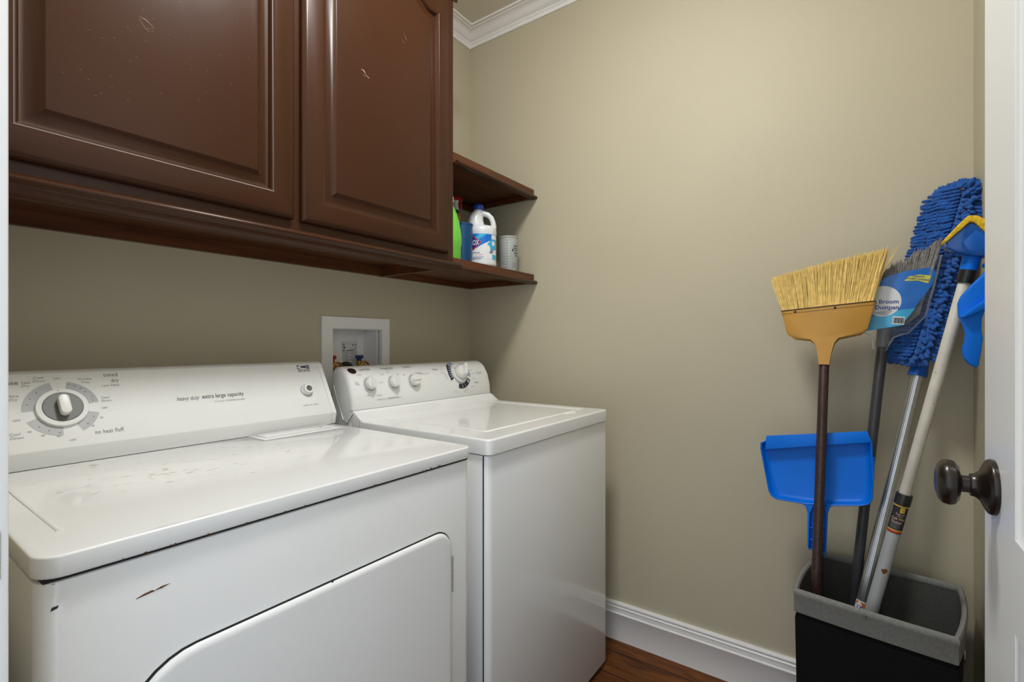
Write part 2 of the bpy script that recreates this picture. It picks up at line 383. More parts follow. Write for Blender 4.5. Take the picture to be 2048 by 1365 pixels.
# ------------------------------------------------------------------ raised panel door builder
def panel_door(name, x0, x1, z0, z1, yb, parent, arch=.07):
    t = .020
    def loop(i, y, arched):
        a, b, c = x0+i, x1-i, z0+i
        top = z1-i
        n = 24; pts = [(a, y, c), (b, y, c)]
        zc = z1-.093-(i-.055) if arched else top       # corner height of the arched opening
        for k in range(n+1):
            u = k/n; x = b+(a-b)*u
            if arched:
                q = max(0, 1-abs(u-.5)/.42); h = arch*(sin(q*pi/2)**1.0 if q > 0 else 0)
                pts.append((x, y, zc+h*.9))
            else: pts.append((x, y, top))
        return pts
    bm = bmesh.new()
    F = yb-t
    loops = [loop(0, yb, 0), loop(0, yb-.011, 0), loop(.003, yb-.0145, 0), loop(.009, F+.001, 0), loop(.011, F, 0), loop(.053, F, 1), loop(.0555, F+.0022, 1), loop(.0585, F+.0024, 1),
             loop(.061, F+.0060, 1), loop(.063, F+.0125, 1), loop(.067, F+.0140, 1), loop(.072, F+.0132, 1), loop(.080, F+.0095, 1), loop(.088, F+.0045, 1), loop(.0925, F+.0010, 1), loop(.0937, F+.0003, 1), loop(.0950, F+.0001, 1)]
    nested(bm, loops)
    R0 = [v for v in bm.verts][:len(loops[0])]; bm.faces.new(R0[::-1])
    return finish(bm, name, CAB, parent)
# wall cabinet
CX0, CX1, CZ0, CZ1, FY = -1.712, -.529, 1.437, 2.36, -.372
cab = empty('wall_cabinet', (-1.12, -.19, CZ0), 'dark brown wall cabinet with raised panel doors above the washer and dryer', 'cabinet')
Mi = Matrix.Translation((1.12, .19, -CZ0))
def cabp(o): o.parent = cab; o.matrix_parent_inverse = Mi; return o
bm = bmesh.new()
addbox(bm, CX0, CX0+.018, FY+.019, -.0005, 1.412, CZ1); addbox(bm, CX1-.018, CX1, FY+.019, -.0005, 1.412, CZ1)
addbox(bm, CX0+.018, CX1-.018, FY+.019, -.0005, 1.450, 1.466); addbox(bm, CX0+.018, CX1-.018, FY+.019, -.0005, CZ1-.018, CZ1)
addbox(bm, CX0+.018, CX1-.018, -.008, -.0005, 1.466, CZ1-.018)
cabp(finish(bm, 'carcass', WOOD, smooth=False))
cabp(box('hanging_rail', CX0+.018, CX1-.018, -.018, -.0005, 1.413, 1.4495, WOOD))
bm = bmesh.new()
addbox(bm, CX0, CX1, FY, FY+.019, 1.437, 1.476); addbox(bm, CX0, CX1, FY, FY+.019, 2.30, CZ1)
for a, b in ((CX0, CX0+.05), (-1.135, -1.092), (CX1-.045, CX1)): addbox(bm, a, b, FY, FY+.019, 1.476, 2.30)
cabp(finish(bm, 'face_frame', CAB, smooth=False))
dl = cabp(panel_door('door', -1.669, -1.1225, 1.459, 2.335, FY-.001, None))
dr = cabp(panel_door('door', -1.101, -.566, 1.459, 2.335, FY-.001, None))
LR = [(FY+.019, 1.4365), (FY-.008, 1.4365), (FY-.014, 1.433), (FY-.024, 1.431), (FY-.030, 1.4275), (FY-.032, 1.4225), (FY-.030, 1.4175), (FY-.024, 1.415), (FY-.018, 1.4135), (FY-.017, 1.408), (FY-.011, 1.3985), (FY-.003, 1.396), (FY+.004, 1.396), (FY+.019, 1.400)]
cabp(prismo('light_rail', LR, CX0, -.512, 'x', CAB, None, .0012, 1))
CM = [(FY+.019, 2.36), (FY-.004, 2.345), (FY-.008, 2.36), (FY-.022, 2.375), (FY-.045, 2.40), (FY-.05, 2.41), (FY+.019, 2.41)]
cabp(prismo('crown_molding', CM, CX0, CX1+.018, 'x', CAB, None, .001, 1))
# scuffs on the doors
def plane_xz(y): return lambda u, v, h: (u, y-h, v)
def scuff(poly_list, m, y, name='scuff', par=None, h=.0002):
    p = Print(plane_xz(y), h)
    for q in poly_list: p.poly(q, m)
    o = p.done(name); return cabp(o) if par is None else o
def stroke(pts, w):
    L = []; R_ = []
    for i, (x, y) in enumerate(pts):
        a, b = pts[max(i-1, 0)], pts[min(i+1, len(pts)-1)]; dx, dy = b[0]-a[0], b[1]-a[1]; q = math.hypot(dx, dy) or 1
        ww = w*(.35+.65*random.random())*(0.3 if i in (0, len(pts)-1) else 1); L.append((x-dy/q*ww, y+dx/q*ww)); R_.append((x+dy/q*ww, y-dx/q*ww))
    return L+R_[::-1]
fy = FY-.0211
scuff([stroke([(-.930, 1.916), (-.922, 1.917), (-.914, 1.908), (-.902, 1.902)], .0028), stroke([(-.925, 1.905), (-.915, 1.902)], .0012),
       stroke([(-.775, 2.102), (-.765, 2.085), (-.757, 2.083)], .0008), stroke([(-.783, 2.076), (-.772, 2.070), (-.768, 2.072)], .0008), stroke([(-.80, 2.245), (-.793, 2.243)], .0012)], CHIP, fy)
scuff([stroke([(-.925, 1.9135), (-.915, 1.909), (-.908, 1.905)], .0028)], BLACK, fy-.0002, 'gouge', h=.0003)
scuff([stroke([(-1.442, 1.782), (-1.432, 1.781), (-1.418, 1.772)], .0006), stroke([(-1.443, 1.777), (-1.432, 1.763), (-1.427, 1.761)], .0006), stroke([(-1.432, 1.764), (-1.419, 1.771)], .0006)], CHIP, fy)
# tiny pale specks
random.seed(3); sp_ = []
for i in range(110):
    x = random.uniform(-1.56, -1.23); z = random.uniform(1.6, 2.0); r = random.uniform(.0003, .0009)
    sp_.append([(x-r*2, z), (x, z-r), (x+r*2, z+r*.3), (x, z+r)])
for i in range(30):
    x = random.uniform(-1.0, -.66); z = random.uniform(1.6, 2.15); r = random.uniform(.0003, .0007)
    sp_.append([(x-r*2, z), (x, z-r), (x+r*2, z+r*.3), (x, z+r)])
scuff(sp_, mat('speck', (.16, .09, .06, 1), .6, var=.1), fy)

# corner shelves
def shelf(zt, label):
    r = empty('corner_shelf', (-.265, -.19, zt-.018), label, 'shelf')
    M_ = Matrix.Translation((.265, .19, -(zt-.018)))
    def a(o): o.parent = r; o.matrix_parent_inverse = M_; return o
    x0 = CX1+.0005
    a(box('shelf_board', x0+.001, -.0005, -.354, -.0005, zt-.018, zt, WOOD, bev=.0006, seg=1))
    a(box('front_band', x0+.0005, -.0005, -.3665, -.3545, zt-.036, zt, WOOD, bev=.001, seg=1))
    N = [(-.3665, zt-.026), (-.374, zt-.027), (-.381, zt-.030), (-.385, zt-.035), (-.384, zt-.041), (-.377, zt-.0435), (-.3545, zt-.0435), (-.3545, zt-.0365), (-.3665, zt-.0365)]
    a(prismo('edge_molding', N, x0+.017, -.0005, 'x', CAB, None, .0008, 1))
    a(box('wall_cleat', x0, -.0005, -.016, -.0005, zt-.041, zt-.0185, WOOD, bev=.001, seg=1))
    a(box('wall_cleat', -.0165, -.0005, -.3535, -.0165, zt-.041, zt-.0185, WOOD, bev=.001, seg=1))
    return r
ZS = 1.4535
shelf(ZS, 'lower brown corner shelf that carries the cleaning bottles'); shelf(1.824, 'upper brown corner shelf, empty, above the cleaning bottles')
def wp(o, par):
    """parent while keeping world coordinates (parents are unrotated)"""
    o.parent = par; o.matrix_parent_inverse = Matrix.Translation(-par.location); return o
# ------------------------------------------------------------------ washer supply box in the back wall
ob = empty('outlet_box', (-.645, 0, 1.01), 'white recessed washing machine supply box in the back wall behind the washer', 'outlet box')
bm = bmesh.new()
for a in ((BX[0], HX[0]+.001, BX[2], BX[3]), (HX[1]-.001, BX[1], BX[2], BX[3]), (HX[0]+.001, HX[1]-.001, HX[3]-.001, BX[3]), (HX[0]+.001, HX[1]-.001, BX[2], HX[2]+.001)):
    addbox(bm, a[0], a[1], -.0065, -.0004, a[2], a[3], 0)
wp(finish(bm, 'flange', TRIM, smooth=False), ob)
bm = bmesh.new(); e = .0012
addbox(bm, HX[0]+.0005, HX[0]+.003, .0, .085, HX[2]+.001, HX[3]-.001); addbox(bm, HX[1]-.003, HX[1]-.0005, .0, .085, HX[2]+.001, HX[3]-.001)
addbox(bm, HX[0]+.003, HX[1]-.003, .0, .085, HX[3]-.0035, HX[3]-.001); addbox(bm, HX[0]+.003, HX[1]-.003, .0, .085, HX[2]+.001, HX[2]+.0035)
addbox(bm, HX[0]+.003, HX[1]-.003, .083, .0855, HX[2]+.0035, HX[3]-.0035)
addbox(bm, HX[1]-.02, HX[1]-.017, .0, .083, HX[2]+.0035, HX[3]-.0035)
wp(finish(bm, 'recess', TRIM, smooth=False), ob)
pm = Matrix.Translation((-.619, .078, 1.112)) @ Matrix.Rotation(radians(-3), 4, 'Y')
P = Print(lambda u, v, h: tuple(pm @ Vector((u, -h, v))))
P.rect(-.032, .032, -.05, .05, PAPER, -.0002)
P.text('For Installation', -.006, .014, .0095, INKD, bold=.0002)
for k in range(11): P.rect(-.029, -.006-.003*(k % 3), .006-.005*k, .0075-.005*k, INK)
for k in range(11): P.rect(.000, .028-.002*(k % 2), .006-.005*k, .0072-.005*k, INK)
for k in range(4): P.disc(-.002, .001-.012*k, .0018, INKD)
P.poly([(.008, .034), (.013, .039), (.018, .034), (.013, .029)], INK); P.rect(.0115, .0145, .0325, .0355, PAPER, .0003); P.rect(.024, .027, .029, .039, INKD)
P.rect(-.030, -.026, .034, .041, INKD); P.rect(-.030, -.022, .022, .030, INK)
for k in range(3): P.rect(.017, .029, .018+.003*k, .0192+.003*k, INKL)
wp(P.done('instruction_paper'), ob)
for nm, x, m in (('valve', -.7225, REDV), ('valve', -.603, BLUEV)):
    v = empty(nm, (x, .035, HX[2]), None, None); v.parent = ob; v.matrix_parent_inverse = Matrix.Translation(-ob.location)
    bm = bmesh.new(); tube(bm, [(0, .01, .004), (0, .01, .075)], .011, 16); tube(bm, [(0, .01, .055), (0, -.02, .055)], .010, 16)
    tube(bm, [(.018*cos(t)+.0, -.022, .055+.018*sin(t)) for t in [2*pi*i/20 for i in range(20)]], .004, 8, closed=True)
    o = finish(bm, 'brass_body', BRASS, v)
    bm = bmesh.new(); addbox(bm, -.007, .007, .003, .017, .0755, .084, .002); addbox(bm, -.016, .016, .004, .016, .084, .098, .003)
    finish(bm, 'handle', m, v)
bm = bmesh.new(); tube(bm, [(-.667+.026*cos(t), .040, 1.045+.028*sin(t)) for t in [pi*i/16 for i in range(17)]], .012, 12)
wp(finish(bm, 'drain_hose', BLACK), ob)

# ------------------------------------------------------------------ dryer
DXL, DXR, DF = -1.661, -.925, -.789
dry = empty('clothes_dryer', (-1.293, -.42, 0), 'white front-loading clothes dryer with rust scratches, nearer the doorway', 'dryer')
def D(o): return wp(o, dry)
D(prismo('body', [(DXL+.002, -.05)]+rrect(DXL+.002, DXR-.002, DF, -.05, (.02, .02, .002, .002), 5)[:-1] if 0 else rrect(DXL+.002, DXR-.002, DF, -.05, (.022, .022, .002, .002), 6), .02, .8845, 'z', ENAMEL, None, .004, 2))
bm = bmesh.new(); addbox(bm, DXL+.01, DXR-.01, DF+.012, -.06, .0, .02); D(finish(bm, 'base', GAPM))
bm = bmesh.new(); addbox(bm, DXL+.008, DXR-.008, DF+.0045, -.05, .8846, .8895); D(finish(bm, 'seam', GAPM))
# top with shallow grooves: rounded slab
D(prismo('top_panel', rrect(DXL, DXR, DF-.005, -.05, (.028, .022, .003, .003), 7), .8896, .9155, 'z', ENAMEL, None, .006, 3))
# lint screen cover at the back right
bm = bmesh.new(); addbox(bm, -1.175, -.952, -.345, -.267, .9156, .9178, .001); addbox(bm, -1.160, -.965, -.325, -.270, .9178, .9200, .001)
D(finish(bm, 'lint_screen_cover', ENAMEL))
P = Print(lambda u, v, h: (u, v, .9200+h)); P.rect(-1.005, -.990, -.301, -.297, INKL); D(P.done('printed_lettering'))
bm = bmesh.new(); tube(bm, [(-1.617, -.27, .9150), (-1.622, -.45, .9150), (-1.622, -.70, .9150)], .0028, 8)
D(finish(bm, 'pressed_ridge', ENAMEL))
# door on the front
dd = rrect(-1.585, -.998, .10, .747, (.06, .05, .045, .085), 8)
D(prismo('door_gap', [(x+(.0022 if x > -1.3 else -.0022), z+(.0022 if z > .4 else -.0022)) for x, z in dd], DF-.0006, DF+.001, 'y', GAPM))
dmesh = bmesh.new()
def dl_(i, y):
    return [(x, y, z) for x, z in rrect(-1.585+i, -.998-i, .10+i, .747-i, tuple(max(.004, r-i) for r in (.06, .05, .045, .085)), 8)]
nested(dmesh, [dl_(.001, DF), dl_(0, DF-.003), dl_(.002, DF-.007), dl_(.006, DF-.009), dl_(.010, DF-.0095)])
ddoor = D(finish(dmesh, 'door', ENAMEL))
for z0, z1 in ((.606, .685), (.18, .26)):
    bm = bmesh.new()
    for k in range(5): tube(bm, [(-.9945, DF-.0035, z0+(z1-z0)*k/5+.0006), (-.9945, DF-.0035, z0+(z1-z0)*(k+1)/5-.0006)], .0033, 8)
    D(finish(bm, 'hinge', CHROME))
# console
CP = [(-.262, .9165), (-.268, .950), (-.190, 1.092), (-.182, 1.0965), (-.172, 1.098), (-.10, 1.094), (-.092, 1.088), (-.088, .9165)]
con = D(prismo('console', CP, DXL+.001, -.9335, 'x', PLASW, None, .0015, 2))
bm = bmesh.new(); prism(bm, [(y+.0005, z) for y, z in CP], -.9327, -.919, 'x', .003, 2)
D(finish(bm, 'console_end_cap', PLASW))
D(box('console_foot_gap', DXL+.006, -.93, -.2600, -.09, .9156, .9166, GAPM))
cu = Vector((0, -.190+.268, 1.092-.950)).normalized(); cn = Vector((0, -cu.z, cu.y)); c0 = Vector((0, -.268, .950))
V0 = .0048    # face() measure started 5 mm lower
def dface(u, v, h): return tuple(Vector((u, 0, 0)) + c0 + cu*(v-V0) + cn*h)
P = Print(dface)
KX, KV = -1.519, .0885
for a0, a1 in ((12, 82), (106, 153), (184, 246), (268, 346)): P.ring(KX, KV, .041, .0585, a0, a1, BAND)
for a, r in ((27, .052), (38, .051), (50, .0505), (76, .050), (118, .052), (138, .052), (190, .052), (208, .051), (226, .051), (284, .0515), (299, .051), (317, .051)):
    a = radians(90-a); P.disc(KX+r*cos(a), KV+r*sin(a), .0010, INKD, .0002, n=8)
for t, u, v, s, sh in (('OFF', -1.521, .1535, .0065, 0), ('OFF', -1.4535, .081, .006, 0), ('OFF', -1.5105, .0185, .006, 0), ('OFF', -1.585, .070, .006, 0),
                       ('Cool', -1.549, .1575, .0075, .2), ('Down', -1.548, .1500, .0075, .2), ('Less', -1.567, .1480, .0075, .2), ('Dry', -1.568, .1410, .0075, .2), ('More', -1.587, .1205, .0075, .2), ('Dry', -1.587, .1130, .0075, .2),
                       ('Wrinkle', -1.478, .1500, .0070, 0), ('Free', -1.477, .1425, .0070, 0), ('Cool', -1.4495, .1050, .007, .2), ('Down', -1.4485, .0975, .007, .2), ('Cool', -1.590, .0430, .0075, .2), ('Down', -1.588, .0355, .0075, .2),
                       ('20', -1.505, .1395, .005, 0), ('40', -1.485, .130, .005, 0), ('60', -1.470, .110, .005, 0), ('40', -1.461, .060, .006, 0), ('20', -1.477, .044, .006, 0), ('40', -1.570, .045, .006, 0), ('60', -1.552, .035, .006, 0), ('80', -1.530, .030, .006, 0), ('ase', -1.6015, .082, .0075, 0), ('heat', -1.601, .0735, .006, 0)):
    P.text(t, u, v, s, INKL, shear=sh)
P.text('sense', -1.577, .1485, .013, INK, align='RIGHT')
P.text('timed', -1.4215, .1575, .0125, INK, align='RIGHT', spacing=1.15, w=.024); P.text('dry', -1.4215, .1435, .0125, INK, align='RIGHT', spacing=1.1, w=.0125); P.text('Low Heat', -1.4215, .1325, .0075, INKL, align='RIGHT')
P.text('no heat fluff', -1.4515, .0290, .0125, INK, spacing=1.15, w=.047)
P.text('heavy duty', -1.3200, .0872, .0150, INK, align='LEFT', shear=.3, w=.048); P.text('extra large capacity', -1.1680, .0880, .0150, INK, align='RIGHT', bold=.00015, w=.098)
P.text('3 CYCLE  3 TEMPERATURES', -1.1680, .0725, .0060, INKL, align='RIGHT')
P.text('push to start', -.9935, .0370, .0080, INKL, spacing=1.1)
EX = -.983
P.rect(EX-.0190, EX+.0190, .1510, .1625, INKN); P.disc(EX-.001, .1565, .017, PLASW, .0002, .0058); P.disc(EX+.002, .1573, .0120, INKN, .0003, .0030); P.rect(EX+.006, EX+.0192, .1540, .1555, PLASW, .0004)
P.poly([(EX-.010, .1545), (EX+.0185, .1515), (EX+.0185, .1545)], INKN, .0005)
P.text('ESTATE', EX, .1445, .0105, INKD, bold=.0002, sx=1.05)
D(P.done('printed_lettering'))
def dM(u, v): return Matrix.Translation(dface(u, v, 0)) @ Matrix((Vector((1, 0, 0)), cu, cn)).transposed().to_4x4()
kn = D(latheo('timer_dial', [(0, .0003), (.0405, .0003), (.0405, .004), (.0395, .0065), (.032, .0075), (.0312, .0070)], PLASW, None, 48, dM(KX, KV)))
latheo('dial_disc', [(.0312, .0068), (.030, .0078), (.0, .0082)], DGREY, None, 48, dM(KX, KV)).parent = kn
bm = bmesh.new(); prism(bm, rrect(-.0085, .0085, -.0205, .0205, .0084, 8), .0083, .0245, 'z', .002, 3, M=dM(KX, KV) @ Matrix.Rotation(radians(4), 4, 'Z'))
finish(bm, 'dial_grip', WHITEK, None).parent = kn
P = Print(dface, .0070); P.disc(KX-.004, KV+.0362, .0011, INKD, n=10); P.done('dial_mark').parent = kn
bt = D(latheo('start_button', [(0, .0003), (.0155, .0003), (.0155, .0012), (.0135, .002), (.0135, .0135), (.0125, .0145), (.0088, .0145)], PLASW, None, 36, dM(-.9925, .0825)))
latheo('button_face', [(.0088, .0143), (.008, .0138), (0, .0134)], DGREY, None, 36, dM(-.9925, .0825)).parent = bt
P = Print(dface, .0002); P.disc(-.994, .0815, .0185, BAND, n=36); D(P.done('button_ring'))
# rust and chips
random.seed(5)
P = Print(lambda u, v, h: (u, DF-h+(.0016 if v > .8805 else 0), v), .0003)
P.poly(stroke([(-1.569, .8345), (-1.560, .8365), (-1.552, .8375), (-1.549, .8365)], .0016), RUST)
P.poly(stroke([(-1.549, .8372), (-1.541, .8385), (-1.532, .8395)], .0015), RUST, .0001)
P.poly([(-1.6475, .8540), (-1.6415, .8555), (-1.6405, .8585), (-1.6465, .8580)], INKD)
for (xa, xb, n_) in ((-1.645, -1.45, 40), (-1.45, -.94, 90)):
    for i in range(n_):
        x = xa+(xb-xa)*(i+random.random())/n_; w = random.uniform(.0015, .0040)
        P.poly(stroke([(x-w, .8834), (x, .8834-random.uniform(0, .0006)), (x+w, .8834)], random.uniform(.0003, .0009)), RUST if random.random() < .7 else INKD)
D(P.done('rust_marks'))
P = Print(lambda u, v, h: (u, DF-.005-h, v), .0003)
for x in (-1.085, -1.075, -1.062, -1.04, -1.035): P.disc(x, .8915+random.uniform(0, .0012), random.uniform(.0008, .0022), RUST, n=8)
for i in range(22): x = random.uniform(-1.6, -.98); P.disc(x, .8908, random.uniform(.0006, .0015), RUST, n=7)
D(P.done('rust_marks'))
P = Print(lambda u, v, h: (u, v, .9155+h), .0002)
for i in range(120):
    x = random.gauss(-1.36, .14); y = random.gauss(-.47, .075)
    if not (-1.63 < x < -.97 and -.72 < y < -.28): continue
    w = abs(random.gauss(.0022, .0018))+.0006; P.poly(stroke([(x, y), (x+w*1.4, y+w*random.uniform(-.5, .6)), (x+w*2.8, y+w*random.uniform(-.5, .8))], .0006+w*.16), RUSTL)
for i in range(14):
    y = -.33-.03*i; x = -1.630+random.uniform(-.002, .002); P.disc(x, y, .0008, RUSTL, n=6)
for x in (-1.553, -1.535, -1.50): P.poly(stroke([(x, -.788), (x+.01, -.787), (x+.02, -.788)], .0006), INKL)
D(P.done('scratches'))
P = Print(lambda u, v, h: (u, DF-.0042-h, v), .0004); P.disc(-1.294, .7475, .0022, INKD, n=9, ry=.0014); D(P.done('chipped_spot'))

# ------------------------------------------------------------------ washer
WL, WR, WF = -.859, -.173, -.785
wash = empty('washing_machine', (-.516, -.42, 0), 'white top-loading washing machine with curved control console, in the corner', 'washing machine')
def Wm(o): return wp(o, wash)
Wm(prismo('body', rrect(WL+.003, WR-.003, WF, -.06, (.018, .004, .002, .002), 6), .018, .8755, 'z', ENAMEL, None, .002, 2))
Wm(box('base', WL+.015, WR-.015, WF+.02, -.08, 0, .018, GAPM))
Wm(box('seam', WL+.01, WR-.01, WF+.006, -.06, .8756, .8785, GAPM))
Wm(box('corner_seam', WL+.0018, WL+.0032, WF+.014, WF+.017, .02, .8754, GAPM))
# top: height field with swoop at the back
bm = bmesh.new()
def sm(a, b, x): t = max(0, min(1, (x-a)/(b-a))); return t*t*(3-2*t)
xs = sorted(set([WL+.0, WL+.0006, WL+.0018, WL+.0035, WL+.006] + [WL+.012+i*(WR-WL-.024)/110 for i in range(111)] + [WR-.006, WR-.0035, WR-.0018, WR-.0006, WR]))
ys = [WF-.006, WF-.0054, WF-.0042, WF-.0025, WF, WF+.004] + [WF+.008+i*(.485)/100 for i in range(101)] + [-.297+i*.0035 for i in range(1, 12)]
def hz(x, y):
    z = .917
    d = min(x-WL, WR-x, y-(WF-.006)); 
    if d < .005: z -= .005-math.sqrt(max(0, .005**2-(.005-d)**2))
    z += .028*sm(-.318, -.258, y)**1.3
    inside = sm(-.780, -.7755, x)*(1-sm(-.228, -.205, x))*sm(-.718, -.713, y)*(1-sm(-.325, -.300, y))
    z -= .0045*inside
    # lid standing in the recess
    lid = sm(-.770, -.7665, x)*(1-sm(-.262, -.250, x))*sm(-.708, -.7045, y)
    z += .0042*lid*(1-sm(-.345, -.330, y))
    # finger recess
    q = math.hypot((x+.345)/.05, (y+.733)/.012); z -= .004*(1-sm(.6, 1, q))
    return z
def rc(x, y, r=.016):
    for cx, sx_ in ((WL+r, -1), (WR-r, 1)):
        u, v = (x-cx)*sx_, (WF-.006+r)-y
        if u > 0 and v > 0:
            k = max(u, v)/math.hypot(u, v); return cx+sx_*u*k, (WF-.006+r)-v*k
    return x, y
G = [[bm.verts.new((*rc(x, y), hz(x, y))) for x in xs] for y in ys]
for j in range(len(ys)-1):
    for i in range(len(xs)-1): bm.faces.new((G[j][i], G[j][i+1], G[j+1][i+1], G[j+1][i]))
# skirt down to the seam
ring = G[0][:] + [G[j][-1] for j in range(1, len(ys))] + G[-1][-2::-1] + [G[j][0] for j in range(len(ys)-2, 0, -1)]
lo = [bm.verts.new((v.co.x, v.co.y, .8786)) for v in ring]
for i in range(len(ring)): k = (i+1) % len(ring); bm.faces.new((ring[i], lo[i], lo[k], ring[k]))
bm.faces.new(lo[::-1])
Wm(finish(bm, 'top_lid', ENAMEL, smooth=True))
# round the front corner slightly with the console behind
WP = [(-.2575, .9445), (-.262, .946), (-.2625, .950), (-.260, .980), (-.250, 1.020), (-.243, 1.036), (-.235, 1.050), (-.226, 1.061), (-.214, 1.070), (-.200, 1.0765), (-.185, 1.079), (-.170, 1.0775), (-.158, 1.071), (-.150, 1.060), (-.148, 1.0), (-.152, .93), (-.157, .90), (-.165, .8795), (-.2575, .8795)]
bm = bmesh.new()
inset = [(0, .012), (.002, .006), (.006, .002), (.012, 0)]
cy_, cz_ = -.205, .97
rings = []
Lx = [(WL-.001+a, s) for a, s in inset] + [(WR+.002-a, s) for a, s in inset[::-1]]
for x, s in Lx:
    rings.append([bm.verts.new((x, y+(s if y < cy_ else -s)*min(1, abs(y-cy_)/.03), z-(s if z > 1.03 else 0)*min(1, (z-.95)/.06))) for y, z in WP])
n_ = len(WP)
for A, B in zip(rings, rings[1:]):
    for j in range(n_): bm.faces.new((A[j], A[(j+1) % n_], B[(j+1) % n_], B[j]))
bm.faces.new(rings[0][::-1]); bm.faces.new(rings[-1])
Wm(finish(bm, 'console', PLASW, smooth=True))
bm = bmesh.new(); tube(bm, [(WL-.0015, -.166, 1.02), (WL-.0015, -.185, .97), (WL-.0015, -.215, .915), (WL-.0015, -.235, .903), (WL-.0015, -.262, .935)], .0012, 6)
Wm(finish(bm, 'end_cap_seam', CHROME))
FP = [(-.262, .943), (-.2625, .950), (-.260, .98), (-.250, 1.02), (-.243, 1.036), (-.235, 1.05), (-.226, 1.061), (-.214, 1.070), (-.200, 1.0765), (-.185, 1.079), (-.170, 1.0775)]
def wface(u, s, h):
    acc = 0
    for (y0, z0), (y1, z1) in zip(FP, FP[1:]):
        L = math.hypot(y1-y0, z1-z0)
        if s <= acc+L or (y1, z1) == FP[-1]:
            t = (s-acc)/L; n = Vector((0, -(z1-z0)/L, (y1-y0)/L)); p = Vector((u, y0+(y1-y0)*t, z0+(z1-z0)*t)) + n*(h+.0009); return tuple(p)
        acc += L
def wM(u, s):
    p = Vector(wface(u, s, -.0006)); a = (Vector(wface(u, s+.003, 0))-Vector(wface(u, s-.003, 0))).normalized(); n = Vector((0, -a.z, a.y))
    return Matrix.Translation(p) @ Matrix((Vector((1, 0, 0)), a, n)).transposed().to_4x4()
P = Print(wface, .0005, maxv=.004)
P.text('Load Size', -.785, .1365, .0135, INK, w=.042); P.text('Temperature', -.693, .1370, .0135, INK, w=.056); P.text('Wash / Rinse', -.690, .1275, .0055, INKL); P.text('Options', -.603, .1385, .0130, INK, w=.035)
for t, u, s in (('Super', -.8150, .1150), ('Extra', -.8345, .089), ('Large', -.8330, .0835), ('Large', -.8010, .0455), ('Medium', -.7560, .0420), ('Cold', -.7280, .111), ('Cool', -.699, .118), ('Hot', -.6620, .108), ('Warm', -.7400, .0830), ('Off', -.6350, .104)): P.text(t, u, s, .0065, INKL)
P.text('Extra Rinse', -.5640, .1080, .0065, INK); P.text('Fabric Softener and Spin', -.5400, .1035, .0055, INKL)
P.text('Clothes Care by', -.7680, .0285, .0060, INKL, align='LEFT'); P.text('PERFORMANCE', -.7230, .0285, .0065, INK, align='LEFT'); P.text('series', -.6780, .0285, .006, INKL, align='LEFT')
DXc, DS = -.352, .096
for a0, a1, m in ((243, 318, INKN), (120, 200, INKN), (326, 352, INKB), (75, 108, INKB)): P.ring(DXc, DS, .044, .062, a0, a1, m, n=20)
for a in (252, 262, 272, 284, 296, 306): P.ring(DXc, DS, .046, .056, a, a+2.2, PLASW, .0002, n=2)
for a in (126, 131, 136, 158, 176): P.ring(DXc, DS, .047, .059, a, a+2, PLASW, .0002, n=2)
P.text('Off', DXc-.024, .171, .004, INKL)
for t, u, s, z in (('Whites', -.4750, .1175, .0095), ('Wash', -.438, .129, .005), ('Heavy', -.440, .117, .005), ('Cottons', -.4440, .1010, .006), ('Normal', -.4300, .095, .005), ('Light', -.432, .0870, .005), ('Rinse', -.428, .0790, .005),
                   ('Perm Press', -.3100, .1400, .0085), ('Heavy', -.276, .105, .0055), ('Medium', -.273, .089, .0055), ('Light', -.2760, .069, .0055), ('Colors', -.2620, .052, .009), ('Delicates', -.2900, .0370, .006), ('Spin', -.338, .0240, .0055), ('Soak', -.393, .0240, .0055), ('EXTRA LARGE', -.232, .092, .0055), ('CAPACITY', -.232, .087, .0045)): P.text(t, u, s, z, INKL if z < .008 else INK)
P.disc(-.833, .1335, .0150, INKD, ry=.0135); P.disc(-.833, .1335, .0125, mat('badge_brown', (.03, .012, .012, 1), .3, var=.1), .0001, ry=.0110)
Wm(P.done('printed_lettering'))
for u, rot, nm in ((-.788, -6, 'load_size_knob'), (-.690, -4, 'temperature_knob'), (-.600, -88, 'options_knob')):
    M_ = wM(u, .080)
    r = Wm(latheo(nm, [(0, .0002), (.0245, .0002), (.0245, .0012), (.0215, .002), (.0215, .0025)], PLASG, None, 36, M_))
    latheo('chrome_ring', [(.0195, .0026), (.0205, .0030), (.0205, .0085), (.0185, .0088)], CHROME, None, 36, M_).parent = r
    bm = bmesh.new()
    o_ = []
    for i in range(40):
        a = 2*pi*i/40; q = .0185; e = max(0, cos(a)); rr = q*(1+.32*e**9); o_.append((rr*sin(a), rr*cos(a)))
    M2 = M_ @ Matrix.Rotation(radians(rot), 4, 'Z')
    b2 = bmesh.new(); RR = []
    for sc_, z in ((1.04, .0086), (1.04, .0105), (1.0, .016), (.93, .0185), (.6, .0195)): RR.append([b2.verts.new((x*sc_, y*sc_, z)) for x, y in o_])
    for A, B in zip(RR, RR[1:]):
        for j in range(40): b2.faces.new((A[j], A[(j+1) % 40], B[(j+1) % 40], B[j]))
    b2.faces.new(RR[-1]); b2.faces.new(RR[0][::-1]); merge(bm, b2, 0, M2)
    prism(bm, [(-.0045, -.0165), (.0045, -.0165), (.0035, .017), (0, .0225), (-.0035, .017)], .0188, .0235, 'z', .0015, 2, M=M2)
    finish(bm, 'knob_cap', WHITEK, None).parent = r
M_ = wM(DXc, DS)
r = Wm(latheo('cycle_dial', [(0, .0002), (.040, .0002), (.040, .003), (.037, .005), (.028, .006)], PLASG, None, 40, M_))
latheo('dial_knob', [(.027, .006), (.0275, .010), (.0255, .020), (.022, .026), (.0, .028)], WHITEK, None, 40, M_).parent = r
